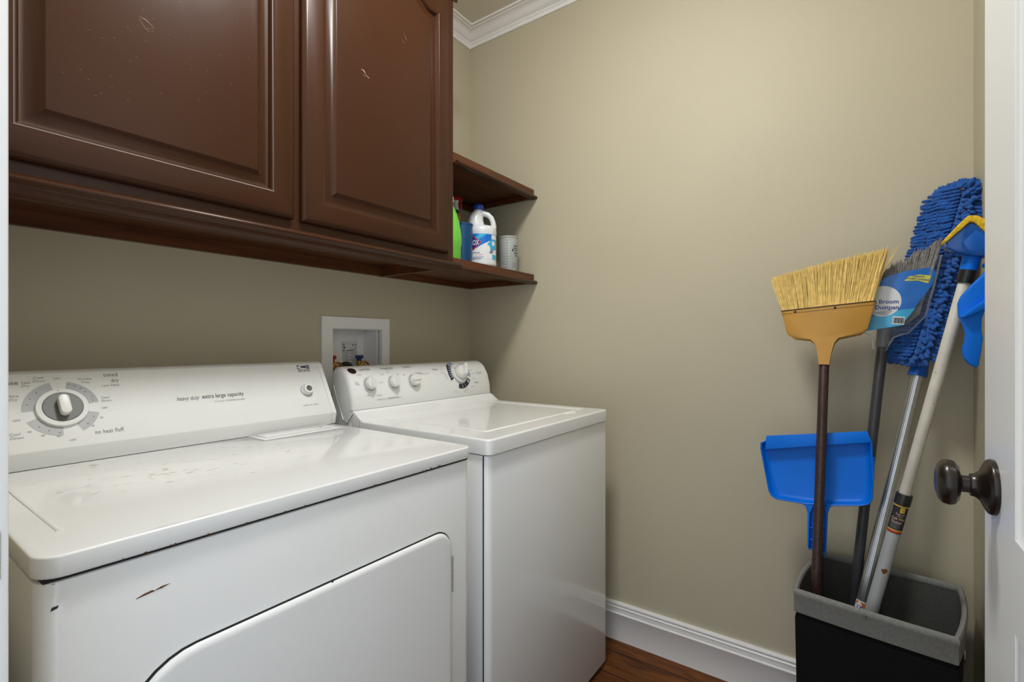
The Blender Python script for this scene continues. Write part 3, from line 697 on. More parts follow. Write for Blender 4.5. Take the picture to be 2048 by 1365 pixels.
bm = bmesh.new(); prism(bm, rrect(-.0058, .0058, -.024, .026, .0056, 6), .024, .046, 'z', .002, 3, M=M_ @ Matrix.Rotation(radians(-22), 4, 'Z')); finish(bm, 'dial_grip', WHITEK, None).parent = r
latheo('chrome_ring', [(.0262, .0062), (.0285, .0068), (.0285, .0088), (.0268, .009)], CHROME, None, 40, M_).parent = r
bm = bmesh.new(); b2 = bmesh.new()
prism(bm, [(-.0015, 0), (.0015, 0), (0.0, .007)], .0052, .006, 'z', 0, M=M_ @ Matrix.Rotation(radians(50), 4, 'Z') @ Matrix.Translation((0, .0285, 0))); finish(bm, 'pointer', INKD, None).parent = r; b2.free()

# ------------------------------------------------------------------ fabric bin
BH = .52
bin_ = empty('fabric_bin', (-.212, -1.563, 0), 'black fabric bin with grey felt rim holding the brooms in the corner', 'storage bin')
bin_.rotation_euler = (0, 0, radians(-8))
BW, BD = .154, .154       # half sizes: local x (towards the wall), local y
def bloop(hx, hy, z, bow=.012, r=.012, n=10):
    pts = []
    sides = [((-hx, -hy), (hx, -hy), (0, -1)), ((hx, -hy), (hx, hy), (1, 0)), ((hx, hy), (-hx, hy), (0, 1)), ((-hx, hy), (-hx, -hy), (-1, 0))]
    for (a, b, nn) in sides:
        bw = bow if nn[0] == 0 else bow*.3
        for i in range(n):
            t = i/n; q = 4*t*(1-t)*bw
            # soften the corners a little
            pts.append((a[0]+(b[0]-a[0])*t+nn[0]*q, a[1]+(b[1]-a[1])*t+nn[1]*q, z))
    return pts
def shell(name, prof, m, bow=.012):
    bm = bmesh.new(); R = []
    for off, z, bw in prof: R.append([bm.verts.new(p) for p in bloop(BW-off, BD-off, z, bw)])
    for A, B in zip(R, R[1:]):
        for j in range(len(A)): bm.faces.new((A[j], A[(j+1) % len(A)], B[(j+1) % len(A)], B[j]))
    return bm, R
bm, R = shell('b', [(.010, .0006, .0), (.010, .002, .001), (.002, .25, .006), (-.001, .448, .010), (.003, .449, .010), (.003, .46, .010)], FBLACK)
bm.faces.new(R[0][::-1]); finish(bm, 'canvas_body', FBLACK, bin_)
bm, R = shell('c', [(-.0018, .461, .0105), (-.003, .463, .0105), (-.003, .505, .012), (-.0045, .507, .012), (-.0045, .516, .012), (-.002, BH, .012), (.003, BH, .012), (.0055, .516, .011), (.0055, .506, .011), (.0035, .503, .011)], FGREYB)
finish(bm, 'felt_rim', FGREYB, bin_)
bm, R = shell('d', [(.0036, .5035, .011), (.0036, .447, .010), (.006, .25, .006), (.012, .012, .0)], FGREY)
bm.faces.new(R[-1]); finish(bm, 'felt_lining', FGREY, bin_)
bm = bmesh.new()
for sy in (-1, 1):
    tube(bm, [(.02+.013*cos(t), sy*(BD+.0155), .405+.013*sin(t)) for t in [2*pi*i/24 for i in range(24)]], .0022, 8, closed=True)
g0 = None
for sy in (-1, 1):
    b = bmesh.new(); tube(b, [(.02+.013*cos(t), sy*(BD+.010), .405+.013*sin(t)) for t in [2*pi*i/24 for i in range(24)]], .0025, 8, closed=True)
    finish(b, 'metal_grommet', CHROME, bin_)
bm.free()
b = bmesh.new(); tube(b, [(-BW-.0125, .004, .5), (-BW-.0125, .004, .512)], .0012, 6); finish(b, 'rim_seam', FGREY, bin_)

# ------------------------------------------------------------------ long-handled tools: local X right along the wall, Y to the viewer, Z up the handle
TOOLS = []
def tool(name, B, T, label, cat):
    B, T = Vector(B), Vector(T); a = (T-B).normalized(); w = Vector((0, -1, 0)); w = (w-a*w.dot(a)).normalized(); y = a.cross(w)
    M = Matrix((w, y, a)).transposed().to_4x4(); M.translation = B
    e_ = empty(name, B, label, cat, M); TOOLS.append(e_); return e_
def handle(name, z0, z1, r, m, par, n=20, r1=None, flutes=0):
    bm = bmesh.new(); r1 = r1 or r
    if flutes:
        k = flutes*4; pr = []
        A = []; Bv = []
        for i in range(k):
            q = r*(1-.035*(1-abs(sin(i/4*pi)))); a = 2*pi*i/k; A.append(bm.verts.new((q*cos(a), q*sin(a), z0))); Bv.append(bm.verts.new((q*cos(a), q*sin(a), z1)))
        for i in range(k): bm.faces.new((A[i], A[(i+1) % k], Bv[(i+1) % k], Bv[i]))
        bm.faces.new(A[::-1]); bm.faces.new(Bv)
    else: lathe(bm, [(0, z0), (r*.9, z0), (r, z0+.002), (r1, z1-.002), (r1*.9, z1), (0, z1)], n)
    return finish(bm, name, m, par)
# tan broom
br = tool('broom', (-.310, -1.4181, .03), (-.205, -1.445, 1.102), 'straw coloured broom with tan plastic head and thin brown handle', 'broom')
handle('handle', -.012, 1.11, .0125, BROWNM, br)
poly = [(-.0125, 1.080), (.0125, 1.080), (.017, 1.115), (.024, 1.140), (.034, 1.152), (.084, 1.166), (.098, 1.181), (.113, 1.254), (-.111, 1.230), (-.094, 1.164), (-.074, 1.150), (-.036, 1.146), (-.024, 1.136), (-.017, 1.115)]
bm = bmesh.new(); R = []
for yy, s in ((-.017, .94), (-.014, 1), (.014, 1), (.017, .94)):
    R.append([bm.verts.new((x*(s if z > 1.12 else 1)+0, yy*(.85 if z < 1.12 else 1.05), 1.19+(z-1.19)*(s if 1.14 < z < 1.2 else 1))) for x, z in poly])
for A, B_ in zip(R, R[1:]):
    for j in range(len(poly)): bm.faces.new((A[j], A[(j+1) % len(poly)], B_[(j+1) % len(poly)], B_[j]))
bm.faces.new(R[0][::-1]); bm.faces.new(R[-1])
head = finish(bm, 'broom_cap', TAN, br)
def tline(u): return 1.242+(u/.112)*.012       # top edge of the cap
bm = bmesh.new(); tube(bm, [(-.112, .0185, 1.229), (.1135, .0185, 1.2535)], .0013, 6); tube(bm, [(-.110, .0178, 1.2195), (.1115, .0178, 1.2435)], .0006, 6)
finish(bm, 'dark_rim', INKD, head)
for u in (-.075, .022):
    b = bmesh.new(); lathe(b, [(0, 0), (.0032, 0), (.0032, .001), (.002, .002), (0, .0022)], 12, M=Matrix.Translation((u, .0178, tline(u)-.0075)) @ Matrix.Rotation(-pi/2, 4, 'X')); finish(b, 'rivet', INKD, head)
random.seed(11)
def bristles(name, par, m, n, fn, r, seg=4):
    bm = bmesh.new()
    for _ in range(n):
        p0, p1 = fn(); p0 = Vector(p0); p1 = Vector(p1); d = p1-p0
        k = Vector((random.gauss(0, .0022), random.gauss(0, .0015), 0)); pts = [p0, p0+d*.45+k, p1]
        tube(bm, pts, [r, r, r*.6], seg, caps=False)
    o = finish(bm, name, m, par, smooth=False); o['kind'] = 'stuff'; return o
def bf():
    u = random.uniform(-1, 1); v = random.uniform(-1, 1)
    x0 = u*.105; z0 = tline(x0)-.012; x1 = -.002+u*.138+random.gauss(0, .0022)
    z1 = 1.363+(x1/.138)*.032+random.gauss(0, .003)-.004*u*u
    return (x0, v*.012, z0), (x1, v*.019+random.gauss(0, .002), z1)
bristles('bristles', br, STRAW, 1900, bf, .00105)
bm = bmesh.new()
for dx, dz in ((.163, 1.404), (.157, 1.398), (.150, 1.392), (-.146, 1.325)):
    tube(bm, [((.103 if dx > 0 else -.104), .004, 1.25), ((.128 if dx > 0 else -.125), .006, 1.33), (dx, .008, dz)], [.001, .001, .0006], 4)
finish(bm, 'stray_bristles', STRAW, br)

# grey broom in its film sleeve
gb = tool('broom', (-.165, -1.4742, .03), (-.142, -1.575, 1.149), 'grey bristled broom still wrapped in clear film with a blue label', 'broom')
handle('handle', -.012, 1.15, .0125, GREYP, gb)
latheo('socket', [(0, 1.123), (.0155, 1.123), (.016, 1.128), (.0165, 1.165), (.020, 1.178), (0, 1.178)], SOCK, gb, 24)
gcap = prismo('broom_cap', [(-.018, 1.172), (.018, 1.172), (.050, 1.190), (.072, 1.215), (.074, 1.240), (-.070, 1.215), (-.066, 1.195), (-.045, 1.182)], -.009, .010, 'y', SOCK, gb, .003, 2)
def gf():
    u = random.uniform(-1, 1); v = random.uniform(-1, 1); x0 = u*.070; x1 = u*.098+random.gauss(0, .0015)
    z1 = 1.336+x1*.68+random.gauss(0, .005)+.004*sin(x1*160); return (x0, v*.007, 1.212+x0*.16), (x1, v*.013, z1)
bristles('bristles', gb, GREYB, 1300, gf, .0010)
# film sleeve: closed pouch
bm = bmesh.new()
op = [(-.105, 1.285), (-.090, 1.19), (-.060, 1.165), (-.028, 1.150), (-.022, 1.115), (.010, 1.112), (.024, 1.150), (.055, 1.165), (.086, 1.212), (.096, 1.29), (.104, 1.372)]
n = 44
def lerp_poly(pl, t):
    L = [0]
    for a, b in zip(pl, pl[1:]): L.append(L[-1]+math.hypot(a[0]-b[0], a[1]-b[1]))
    t *= L[-1]
    for i in range(len(pl)-1):
        if t <= L[i+1]+1e-9:
            q = (t-L[i])/(L[i+1]-L[i]); return (pl[i][0]+(pl[i+1][0]-pl[i][0])*q, pl[i][1]+(pl[i+1][1]-pl[i][1])*q)
for sgn, dep in ((1, .022), (-1, .008)):
    b2 = bmesh.new(); Gd = []
    for i in range(n+1):
        row = []
        ti = i/n
        lx = lerp_poly(op[:5], 1-ti); rx = lerp_poly(op[5:], ti)
        for j in range(n+1):
            s_ = j/n; x = lx[0]+(rx[0]-lx[0])*s_; z = lx[1]+(rx[1]-lx[1])*s_
            q = (4*s_*(1-s_))**.5
            cr = noise.noise(Vector((x*42, z*42, sgn*3.1)))*.0045+noise.noise(Vector((x*120, z*120, sgn*5)))*.0024
            row.append(b2.verts.new((x, sgn*(dep*q*(.6+.4*min(1, ti*2))+.0012)+cr*q*(1 if sgn > 0 else .3), z)))
        Gd.append(row)
    for i in range(n):
        for j in range(n): b2.faces.new((Gd[i][j], Gd[i][j+1], Gd[i+1][j+1], Gd[i+1][j]))
    merge(bm, b2)
me = bpy.data.meshes.new('film'); bm.to_mesh(me); bm.free(); film = link('film_sleeve', me, FILM, gb, 'all')
def lab(u, v, h): return (u, .0195+h+.0015*sin(u*60)-.25*u*u*4, v)
P = Print(lab, .0, maxu=.006)
P.poly([(-.085, 1.262), (-.007, 1.312), (.030, 1.326), (.085, 1.338), (.094, 1.325), (.088, 1.290), (.034, 1.182), (-.037, 1.164), (-.080, 1.172)], LBLUE)
P.poly([(-.078, 1.174), (-.037, 1.165), (.034, 1.183), (.060, 1.230), (.020, 1.222), (-.020, 1.205), (-.078, 1.200)], LCYAN, .0003)
P.disc(-.012, 1.245, .041, LWHITE, .0006, n=40); P.poly([(-.030, 1.212), (.002, 1.207), (.012, 1.218), (.010, 1.226)], mat('label_grey', (.45, .48, .52, 1), .4), .0008)
P.text('Angle Broom', -.018, 1.243, .0155, LNAVY, rot=.06, bold=.0003, h=.0012); P.text('& Dustpan', -.008, 1.2285, .0155, LNAVY, rot=.05, bold=.0003, h=.0012)
P.poly([(.030, 1.300), (.038, 1.312), (.060, 1.318), (.086, 1.316), (.080, 1.296), (.058, 1.302)], LYEL, .0006)
P.text('STRONG', .059, 1.3125, .0062, LNAVY, rot=.02, bold=.0001, h=.0012); P.text('STURDY HANDLE', .058, 1.3055, .0060, LNAVY, rot=-.06, bold=.0001, h=.0012)
P.rect(.014, .040, 1.185, 1.206, LWHITE, .0009)
for i in range(11): P.rect(.016+i*.0021, .0171+i*.0021+(i % 3)*.0003, 1.188, 1.203, INKD, .0014)
P.done('printed_label', gb)

# blue chenille duster mop
mp = tool('mop', (-.245, -1.4445, .03), (-.101, -1.653, 1.082), 'tall blue chenille mop head on a ribbed silver pole', 'mop')
handle('pole', -.012, 1.10, .0135, ALU, mp, flutes=16)
latheo('socket', [(0, 1.078), (.0215, 1.078), (.0205, 1.085), (.018, 1.12), (.017, 1.145), (0, 1.145)], BLUED, mp, 24)
# sticker near the rim of the bin
def cyl(r, off=0): return lambda u, v, h: ((r+h)*sin(u/r+off), (r+h)*cos(u/r+off), v)
P = Print(cyl(.0137), .0002, maxu=.003)
P.rect(-.018, .012, .395, .452, LWHITE); P.poly([(-.004, .449), (.011, .449), (.011, .425), (.006, .430)], LORANGE, .0002); P.poly([(-.018, .449), (-.008, .449), (-.013, .440)], LORANGE, .0002); P.text('1X', -.004, .435, .012, LNAVY, h=.0003, bold=.0004); P.rect(-.016, .010, .402, .408, LRED, .0002)
P.done('sticker', mp)
# flat frame and chenille sleeve
outl = lambda t: (-.0145-.010*(1-t)+.010*t)
HZ0, HZ1, HWD, MY = 1.112, 1.588, .056, .030
def axis(z): t = (z-HZ0)/(HZ1-HZ0); return -.028+.020*t
def hw(z):
    t = (z-HZ0)/(HZ1-HZ0); e = min(t, 1-t)*(HZ1-HZ0); return HWD*min(1, (max(0, 1-(1-min(1, e/.04))**2))**.5+.12)
bm = bmesh.new(); R = []
for i in range(31):
    z = HZ0+(HZ1-HZ0)*i/30; w_ = hw(z); c_ = axis(z)
    R.append([bm.verts.new((c_+w_*cos(a), MY-.012+.011*sin(a)*min(1, w_/.03), z)) for a in [2*pi*k/20 for k in range(20)]])
for A, B_ in zip(R, R[1:]):
    for j in range(20): bm.faces.new((A[j], A[(j+1) % 20], B_[(j+1) % 20], B_[j]))
bm.faces.new(R[0][::-1]); bm.faces.new(R[-1]); finish(bm, 'mop_pad', CHEN, mp)
random.seed(21); bm = bmesh.new()
def noodle(p, d, L, r):
    p = Vector(p); d = Vector(d).normalized(); k = 7; pts = []; rr = []
    dr = Vector((random.gauss(0, .12), random.gauss(0, .10), random.gauss(0, .10)))
    for i in range(k):
        t = i/(k-1); pts.append(p+d*L*t+dr*L*t*t*.6+Vector((0, -.004*t*t, 0))); rr.append(r*(.7, 1.0, .84, 1.03, .86, 1.0, .45)[i])
    tube(bm, pts, rr, 6)
z = HZ0+.004; row = 0
while z < HZ1:
    w_ = hw(z); c_ = axis(z); seam = c_+.35*w_
    t = (z-HZ0)/(HZ1-HZ0)
    # left rows laid sideways, slightly drooping, shingled
    x = seam
    while x > c_-w_+.004:
        noodle((x, MY+.002+random.uniform(-.001, .002), z+random.gauss(0, .0012)), (-1, .14, -.16+.3*max(0, t-.86)*6), .027, .0048); x -= .0115
    noodle((c_-w_+.006, MY-.006, z), (-1, -.05, -.1), .028, .0046)
    x = seam+.006
    while x < c_+w_:
        noodle((x, MY+.001, z+random.gauss(0, .003)), (.62, .42+random.gauss(0, .15), -.55+random.gauss(0, .25)+max(0, t-.85)*8), .024, .0052); x += .0115
    noodle((c_+w_-.004, MY-.008, z), (1, -.1, -.3), .024, .0048)
    z += .0098; row += 1
for i in range(26):
    a = pi*(i+.5)/26; noodle((axis(HZ1)+.034*cos(a), MY-.004+random.uniform(-.004, .004), HZ1-.012+.012*sin(a)), (cos(a)*.7, random.uniform(-.1, .3), sin(a)+.3), .026, .0052)
for i in range(20):
    a = pi*(i+.5)/20; noodle((axis(HZ0)+.040*cos(a), MY-.006+random.uniform(-.004, .006), HZ0+.006), (cos(a)*.5, random.uniform(-.1, .2), -1), .020, .0048)
ch = finish(bm, 'chenille_strands', CHEN, mp, smooth='all'); ch['kind'] = 'stuff'

# white telescopic pole with sponge head
sq = tool('sponge_mop', (-.285, -1.4507, .03), (-.33, -1.715, 1.294), 'yellow sponge head with blue plastic lever on a cream and grey telescopic pole', 'mop')
handle('lower_tube', -.012, .687, .0138, PGREY, sq)
handle('upper_tube', .66, 1.290, .0115, CREAM, sq)
latheo('locking_collar', [(0, .757), (.0162, .757), (.0162, .780), (.0152, .783), (0, .783)], BLACK, sq, 28)
bm = bmesh.new(); lathe(bm, [(.0138, .686), (.0142, .6875), (.0142, .758)], 28); finish(bm, 'label_sleeve', BLACK, sq)
P = Print(cyl(.0142), .0001, maxu=.0025)
P.rect(-.0425, .0425, .688, .757, INKD); P.rect(-.0425, .0425, .7525, .7555, LGOLD, .0002); P.rect(-.0425, .0425, .6925, .695, LGOLD, .0002); P.rect(-.0425, .0425, .688, .6917, LRED, .0002)
P.rect(-.001, .008, .739, .751, LGOLD, .0002); P.text('G', .0035, .745, .009, INKD, h=.0003)
P.text('Ruffneck', .002, .7345, .0055, PINK, h=.0003); P.text('Maid', .002, .7295, .0052, PINK, h=.0003); P.text('Cob Web', .000, .7225, .0088, PINK, h=.0003, bold=.0001, w=.027); P.text('Duster', -.002, .7145, .0088, PINK, h=.0003, bold=.0001, w=.022)
for i in range(4): P.rect(-.012, .007-.002*(i % 2), .7095-.0036*i, .7104-.0036*i, INKL, .0003)
P.done('printed_label', sq)
P = Print(cyl(.0139), .0001, maxu=.003); P.poly([(-.006, .590), (.003, .595), (.008, .591), (.006, .584), (.000, .580)], RUST)
P.done('rust_patch', sq)
P = Print(cyl(.0116), .0001, maxu=.003)
random.seed(9)
for i in range(26): zz = random.uniform(.80, 1.26); uu = random.choice((random.gauss(.011, .002), random.uniform(-.011, .011))); P.disc(uu, zz, random.uniform(.0003, .0008), RUST, ry=random.uniform(.0006, .003), n=6)
for i in range(8): zz = .80+i*.03; P.rect(.0108, .0118, zz, zz+.022, RUSTL)
P.done('rust_specks', sq)
latheo('collar', [(0, 1.284), (.0145, 1.284), (.0150, 1.288), (.0150, 1.313), (0, 1.313)], BLACK, sq, 28)
latheo('sleeve', [(0, 1.313), (.0155, 1.313), (.0155, 1.317), (.0165, 1.350), (0, 1.350)], BLUEP, sq, 28)
# head: wedge shaped housing with the sponge along its upper edge
def hp(pts): return [(x, z) for x, z in pts]
bm = bmesh.new(); prism(bm, [(-.053, 1.366), (-.048, 1.354), (-.030, 1.346), (-.004, 1.341), (.030, 1.343), (.034, 1.356), (.034, 1.388), (.012, 1.392), (-.018, 1.412), (-.024, 1.410)], -.024, .028, 'y', .006, 3); finish(bm, 'clear_blue_housing', SBLUE, sq)
bm = bmesh.new(); prism(bm, [(-.030, 1.368), (-.014, 1.347), (.030, 1.347), (.033, 1.360), (.030, 1.382), (-.012, 1.402)], -.018, .0285, 'y', .006, 2); finish(bm, 'inner_body', BLUED, sq)
bm = bmesh.new(); prism(bm, [(-.056, 1.372), (-.0525, 1.3645), (-.022, 1.4125), (-.016, 1.4115), (.010, 1.388), (.034, 1.3800), (.034, 1.408), (.006, 1.416), (-.014, 1.4265), (-.028, 1.425), (-.036, 1.412)], -.028, .032, 'y', .0025, 2); finish(bm, 'sponge', SPONGE, sq)
LV = [(x_+.003, z_) for x_, z_ in [(.046, 1.345), (.021, 1.313), (.004, 1.280), (-.008, 1.252), (-.010, 1.236), (-.003, 1.208), (.008, 1.192), (.016, 1.174), (.018, 1.155), (.018, 1.140), (.024, 1.122), (.036, 1.110), (.047, 1.106), (.050, 1.112), (.048, 1.140), (.044, 1.172), (.038, 1.188), (.034, 1.212), (.037, 1.246), (.044, 1.290), (.047, 1.335)]]
bm = bmesh.new(); prism(bm, LV, .032, .050, 'y', .0035, 3); lev = finish(bm, 'wringer_lever', BLUEP, sq)
bm = bmesh.new(); prism(bm, [(.001, 1.208), (.009, 1.207), (.036, 1.232), (.050, 1.254), (.050, 1.272), (.034, 1.254)], .030, .066, 'y', .002, 2)
finish(bm, 'lever_flange', BLUEP, None).parent = lev
bm = bmesh.new(); tube(bm, [(.024, .008, 1.325), (.030, .040, 1.325)], .0055, 10)
finish(bm, 'pivot_pin', BLUEP, None).parent = lev

# blue dustpan clipped behind the brown handle
dp = tool('dustpan', (-.262, -1.4158, .03), (-.165, -1.443, 1.101), 'bright blue plastic dustpan clipped behind the brown broom handle', 'dustpan')
def dpl(s=1, dy=0):
    return None
base_out = [(-.127, .690), (-.118, .676), (-.104, .669), (-.030, .669), (.022, .677), (.100, .694), (.114, .700), (.122, .716), (.121, .760), (.115, .866), (.104, .889), (-.137, .842), (-.137, .834), (-.150, .812), (-.140, .758)]
base_out = [(-.126, .690), (-.118, .677), (-.105, .670), (-.034, .671), (.026, .679), (.098, .694), (.113, .701), (.120, .716), (.121, .770), (.118, .820), (.115, .866), (.108, .870), (.104, .890), (-.137, .846), (-.139, .832), (-.152, .824), (-.152, .806), (-.141, .757)]
bm = bmesh.new()
cxm, czm = -.012, .775
def ins(k, y, dz=0): return [(cxm+(x-cxm)*(1-k), y, czm+(z-czm)*(1-k*1.25)+dz) for x, z in base_out]
R_ = nested(bm, [ins(.0, .014), ins(.012, .0155), ins(.03, .014), ins(.055, .002), ins(.10, -.004), ins(.14, -.006)])
R2 = nested(bm, [ins(.0, .0138), ins(.02, .003), ins(.08, -.008), ins(.14, -.0085)])
# fill the open front with a flat lip: thin ramp plate along the top edge
finish(bm, 'pan', BLUEP, dp)
bm = bmesh.new(); prism(bm, [(-.139, .806), (.1155, .862), (.104, .8895), (-.137, .8455)], .006, .017, 'y', .002, 2); finish(bm, 'lip', BLUEP, dp)
bm = bmesh.new()
prism(bm, [(-.050, .674), (-.032, .668), (-.026, .650), (-.0235, .560), (-.0200, .5545), (-.0200, .650), (-.012, .672)], -.004, .016, 'y', .0015, 2)
prism(bm, [(.040, .684), (.026, .675), (.0215, .655), (.0205, .545), (.0165, .543), (.0165, .655), (.010, .676)], -.004, .016, 'y', .0015, 2)
addbox(bm, -.0212, .0180, -.005, -.002, .548, .676, .0006)
for z in (.552, .578, .610): addbox(bm, -.0205, .0170, -.002, .012, z, z+.003, .0006)
finish(bm, 'grip', BLUEP, dp)
bm = bmesh.new()
for i in range(10):
    for x0, z0, dx in ((-.1475+.0012*i, .800-.0058*i, -.003), (.1200, .820-.0058*i, .003)): addbox(bm, x0-.002, x0+.002, .010, .0165, z0, z0+.0032, .0005)
finish(bm, 'comb_teeth', BLUEP, dp)

# the tools were drawn with +Y to the viewer; local Y points to the wall, so turn the meshes round
def flip(o):
    for c in o.children:
        if c.data: c.data.transform(Matrix.Diagonal((1, -1, 1, 1))); c.data.flip_normals()
        flip(c)
bpy.context.view_layer.update()
for t_ in TOOLS: flip(t_)
br.scale = (.965, 1, .99); gb.scale = (.975, 1, .995); mp.scale = (1, 1, .988); dp.scale = (.985, 1, 1.006)
# the mop head is turned towards the room's side wall
for c in mp.children:
    if c.name.split('.')[0] in ('mop_pad', 'chenille_strands'):
        for v in c.data.vertices:
            ax_ = -.028+.020*(v.co.z-1.092)/.513; q = Vector((v.co.x-ax_, v.co.y+.018)); a_ = radians(-40)
            v.co.x = ax_+q.x*cos(a_)-q.y*sin(a_); v.co.y = -.018+q.x*sin(a_)+q.y*cos(a_)
        c.data.update()
# ------------------------------------------------------------------ bottles and cups on the lower shelf
def T_(x, y, z=ZS+.0003, rz=0): return Matrix.Translation((x, y, z)) @ Matrix.Rotation(rz, 4, 'Z')
# bleach bottle: body + handle loop
bx, by = -.270, -.292
bl = empty('bleach_bottle', (bx, by, ZS), 'white bleach jug with a dark blue cap and blue label', 'bottle')
bR = .0585
bm = bmesh.new()
lathe(bm, [(0, .0005), (bR-.006, .0005), (bR-.001, .006), (bR, .014), (bR-.0015, .024), (bR-.0015, .128), (bR, .136), (bR, .146), (bR-.003, .156), (bR-.010, .163), (0, .166)], 48)
o = finish(bm, 'body', BLEACH, None); wp(o, bl); o.matrix_world = T_(bx, by, ZS)
o.matrix_parent_inverse = Matrix(); o.matrix_local = Matrix.Identity(4)
def bp_(bm, name, m, s='all', par=bl): return finish(bm, name, m, par, smooth=s)
bm = bmesh.new()   # neck rising on the left side (viewer's left) and handle arch on the right
vx = Vector((cos(-pi/2+YAW), sin(-pi/2+YAW), 0)).normalized()
neck = [Vector((0, 0, .150))-vx*.018, Vector((0, 0, .175))-vx*.024, Vector((0, 0, .196))-vx*.024, Vector((0, 0, .214))-vx*.0175, Vector((0, 0, .226))-vx*.014, Vector((0, 0, .234))-vx*.013]
tube(bm, neck, [.036, .033, .030, .024, .018, .0165], 24)
arch = [Vector((0, 0, .214))-vx*.012, Vector((0, 0, .219))+vx*.006, Vector((0, 0, .214))+vx*.024, Vector((0, 0, .200))+vx*.038, Vector((0, 0, .181))+vx*.045, Vector((0, 0, .162))+vx*.047, Vector((0, 0, .150))+vx*.045]
tube(bm, arch, [.012, .0115, .0105, .0105, .0105, .0115, .012], 16, sc=(1, 1.15))
bp_(bm, 'neck_and_handle', BLEACH)
bm = bmesh.new(); lathe(bm, [(0, .2325), (.0195, .2325), (.0205, .235), (.0200, .250), (.0185, .252), (0, .252)], 28, M=Matrix.Translation(-vx*.013)); bp_(bm, 'cap', CAPB, True)
th0 = math.atan2(-vx.x, vx.y)   # facing direction set below
face = Vector((vx.y, -vx.x, 0)); face = -face if face.dot(Vector((-1, -1, 0))) < 0 else face
fa = math.atan2(face.y, face.x)
def bcyl(u, v, h): a = fa+(u+.015)/bR; r = bR-.0013+h; return (r*cos(a), r*sin(a), v)
P = Print(bcyl, .0002, maxu=.005)
P.rect(-.085, .062, .028, .127, LWHITE); P.poly([(-.085, .127), (.062, .127), (.062, .100), (.020, .100), (-.085, .045)], LBLUE, .0002)
P.poly([(-.085, .085), (-.020, .127), (.010, .127), (-.085, .065)], LCYAN, .0003)
P.poly([(.062, .106), (.028, .106), (-.004, .070), (.022, .058), (.062, .072)], LCYAN, .0004)
P.disc(.008, .068, .0165, LWHITE, .0006, n=20); P.disc(.0275, .062, .011, LPURP, .0004, n=16); P.disc(.041, .092, .0095, LWHITE, .0006, n=16)
P.rect(.030, .062, .108, .125, LWHITE, .0007); P.rect(.034, .060, .030, .048, LCYAN, .0006)
P.poly([(-.072, .050), (-.022, .092), (-.014, .092), (-.056, .122), (-.072, .122)], LWHITE, .0001)
P.poly([(-.085, .120), (-.046, .120), (-.0135, .0925), (-.046, .064), (-.085, .064)], LRED, .0009); P.poly([(-.085, .115), (-.047, .115), (-.0205, .0925), (-.047, .069), (-.085, .069)], LNAVY, .0011)
P.text('CLOROX', -.0235, .0915, .028, LWHITE, align='RIGHT', h=.0014, sx=.62, bold=.0006)
P.text('bleach formula', -.020, .053, .0075, LNAVY, align='RIGHT', h=.0010, bold=.0001); P.text('for surfaces', -.008, .0445, .0060, LRED, align='RIGHT', h=.0010)
for k in range(2): P.rect(-.050, -.004-.01*k, .0345-.006*k, .0360-.006*k, LNAVY, .0008)
P.done('printed_label', bl)
# sprinkle of measuring cups
def cupmarks(P, u0, z0, z1, n, w):
    for i in range(n):
        z = z0+(z1-z0)*i/(n-1); P.rect(u0, u0+w, z, z+.0010, INK); P.rect(u0+w+.001, u0+w+.005, z-.001, z+.002, INK, .0001)
def cup(name, x, y, r, h, m, label, deep):
    c = empty(name, (x, y, ZS), label, 'cup')
    latheo('cup_wall', [(0, .0006), (r*.90, .0006), (r*.92, .004), (r, h-.008), (r*1.045, h-.006), (r*1.045, h), (r*.99, h), (r*.95, h-.010), (r*.87, .006), (0, .005)], m, c, 40)
    a0 = math.atan2(-.6-.35, -1.0)
    P = Print(lambda u, v, hh: ((r*(.925+.07*v/h)+hh)*cos(a0+u/r), (r*(.925+.07*v/h)+hh)*sin(a0+u/r), v), .0004, maxu=.004)
    cupmarks(P, -.030, .02, h-.02, 11, .016)
    for i in range(10): P.rect(-.044, -.034, .022+(h-.045)*i/9, .0228+(h-.045)*i/9, INKL)
    if not deep:
        for k, (a, b) in enumerate(((.018, .040), (.016, .041), (.022, .038), (.020, .040), (.026, .040))): P.rect(a, b, h-.045-.010*k, h-.039-.010*k, INK)
        P.rect(.010, .017, h-.065, h-.056, INKD)
        for k in range(3): P.rect(.012, .036, .035-.007*k, .0362-.007*k, INK)
    P.done('graduation_marks', c); return c
cup('measuring_cup', -.103, -.303, .0405, .152, CLEARP, 'cloudy clear plastic measuring cup with black scale marks, right of the bleach jug', False)
cup('measuring_cup', -.378, -.283, .0400, .155, BLUECUP, 'blue tinted measuring cup between the green bottle and the bleach jug', True)
latheo('can', [(0, .0005), (.0235, .0005), (.0245, .003), (.0245, .110), (.022, .116), (0, .117)], BLUED, tag(empty('small_can', (-.0305, -.236, ZS), 'small dark blue container mostly hidden behind the cloudy measuring cup', 'container')), 28)
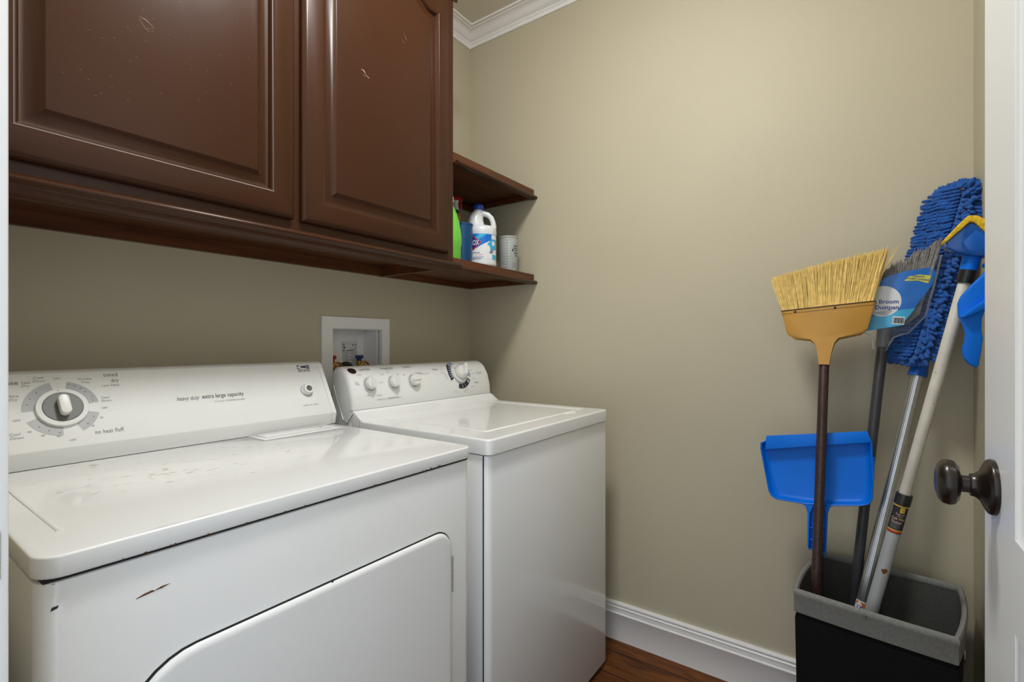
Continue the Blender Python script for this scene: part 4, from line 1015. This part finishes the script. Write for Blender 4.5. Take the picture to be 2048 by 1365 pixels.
# green bottle
gn = empty('detergent_bottle', (-.475, -.305, ZS), 'lime green bottle beside the cabinet end, mostly hidden by it', 'bottle')
bm = bmesh.new()
pr_ = [(0, .0005), (.040, .0005), (.0425, .004), (.0425, .055), (.045, .060), (.045, .085), (.042, .115), (.036, .145), (.028, .175), (.019, .195), (.0145, .203), (.0145, .212), (0, .212)]
lathe(bm, pr_, 40, sx=1.28, sy=.75); finish(bm, 'body', GREENP, gn)
latheo('cap', [(0, .2125), (.0155, .2125), (.0155, .232), (.013, .236), (0, .236)], WHITEK, gn, 24)
# trigger spray bottle
spx = empty('spray_bottle', (-.249, -.130, ZS), 'dark clear spray bottle with a red and white trigger behind the green bottle', 'spray bottle')
latheo('body', [(0, .0005), (.033, .0005), (.036, .004), (.036, .185), (.0300, .198), (.0255, .243), (.0145, .252), (.0135, .262), (0, .262)], DARKCL, spx, 32)
latheo('neck', [(.0, .2625), (.0155, .2625), (.0155, .272), (.0125, .285), (.0125, .293), (.016, .302), (0, .302)], WHITEK, spx, 24)
bm = bmesh.new(); prism(bm, [(-.030, .3025), (.030, .3025), (.033, .306), (.018, .3215), (-.022, .3215), (-.030, .315)], -.011, .011, 'y', .003, 2, M=Matrix.Rotation(radians(-40), 4, 'Z'))
finish(bm, 'trigger_head', REDV, spx)
bm = bmesh.new(); prism(bm, [(.018, .3022), (.026, .3022), (.030, .27), (.026, .262), (.021, .275)], -.005, .005, 'y', .0015, 2, M=Matrix.Rotation(radians(-40), 4, 'Z')); finish(bm, 'trigger', REDV, spx)
fa2 = math.atan2(-1.39, -1.52)
P = Print(lambda u, v, h: ((.0305-.1*(v-.198)+h)*cos(fa2+u/.029), (.0305-.1*(v-.198)+h)*sin(fa2+u/.029), v), .0008, maxu=.003)
P.rect(-.026, .0285, .199, .243, LWHITE); P.rect(-.024, .0265, .201, .241, LRED, .0003); P.text('GOO', .0125, .2285, .015, LYEL, h=.0006, bold=.0003, sx=.8); P.text('OFF', .0135, .2135, .015, LYEL, h=.0006, bold=.0003, sx=.8)
P.done('printed_label', spx)
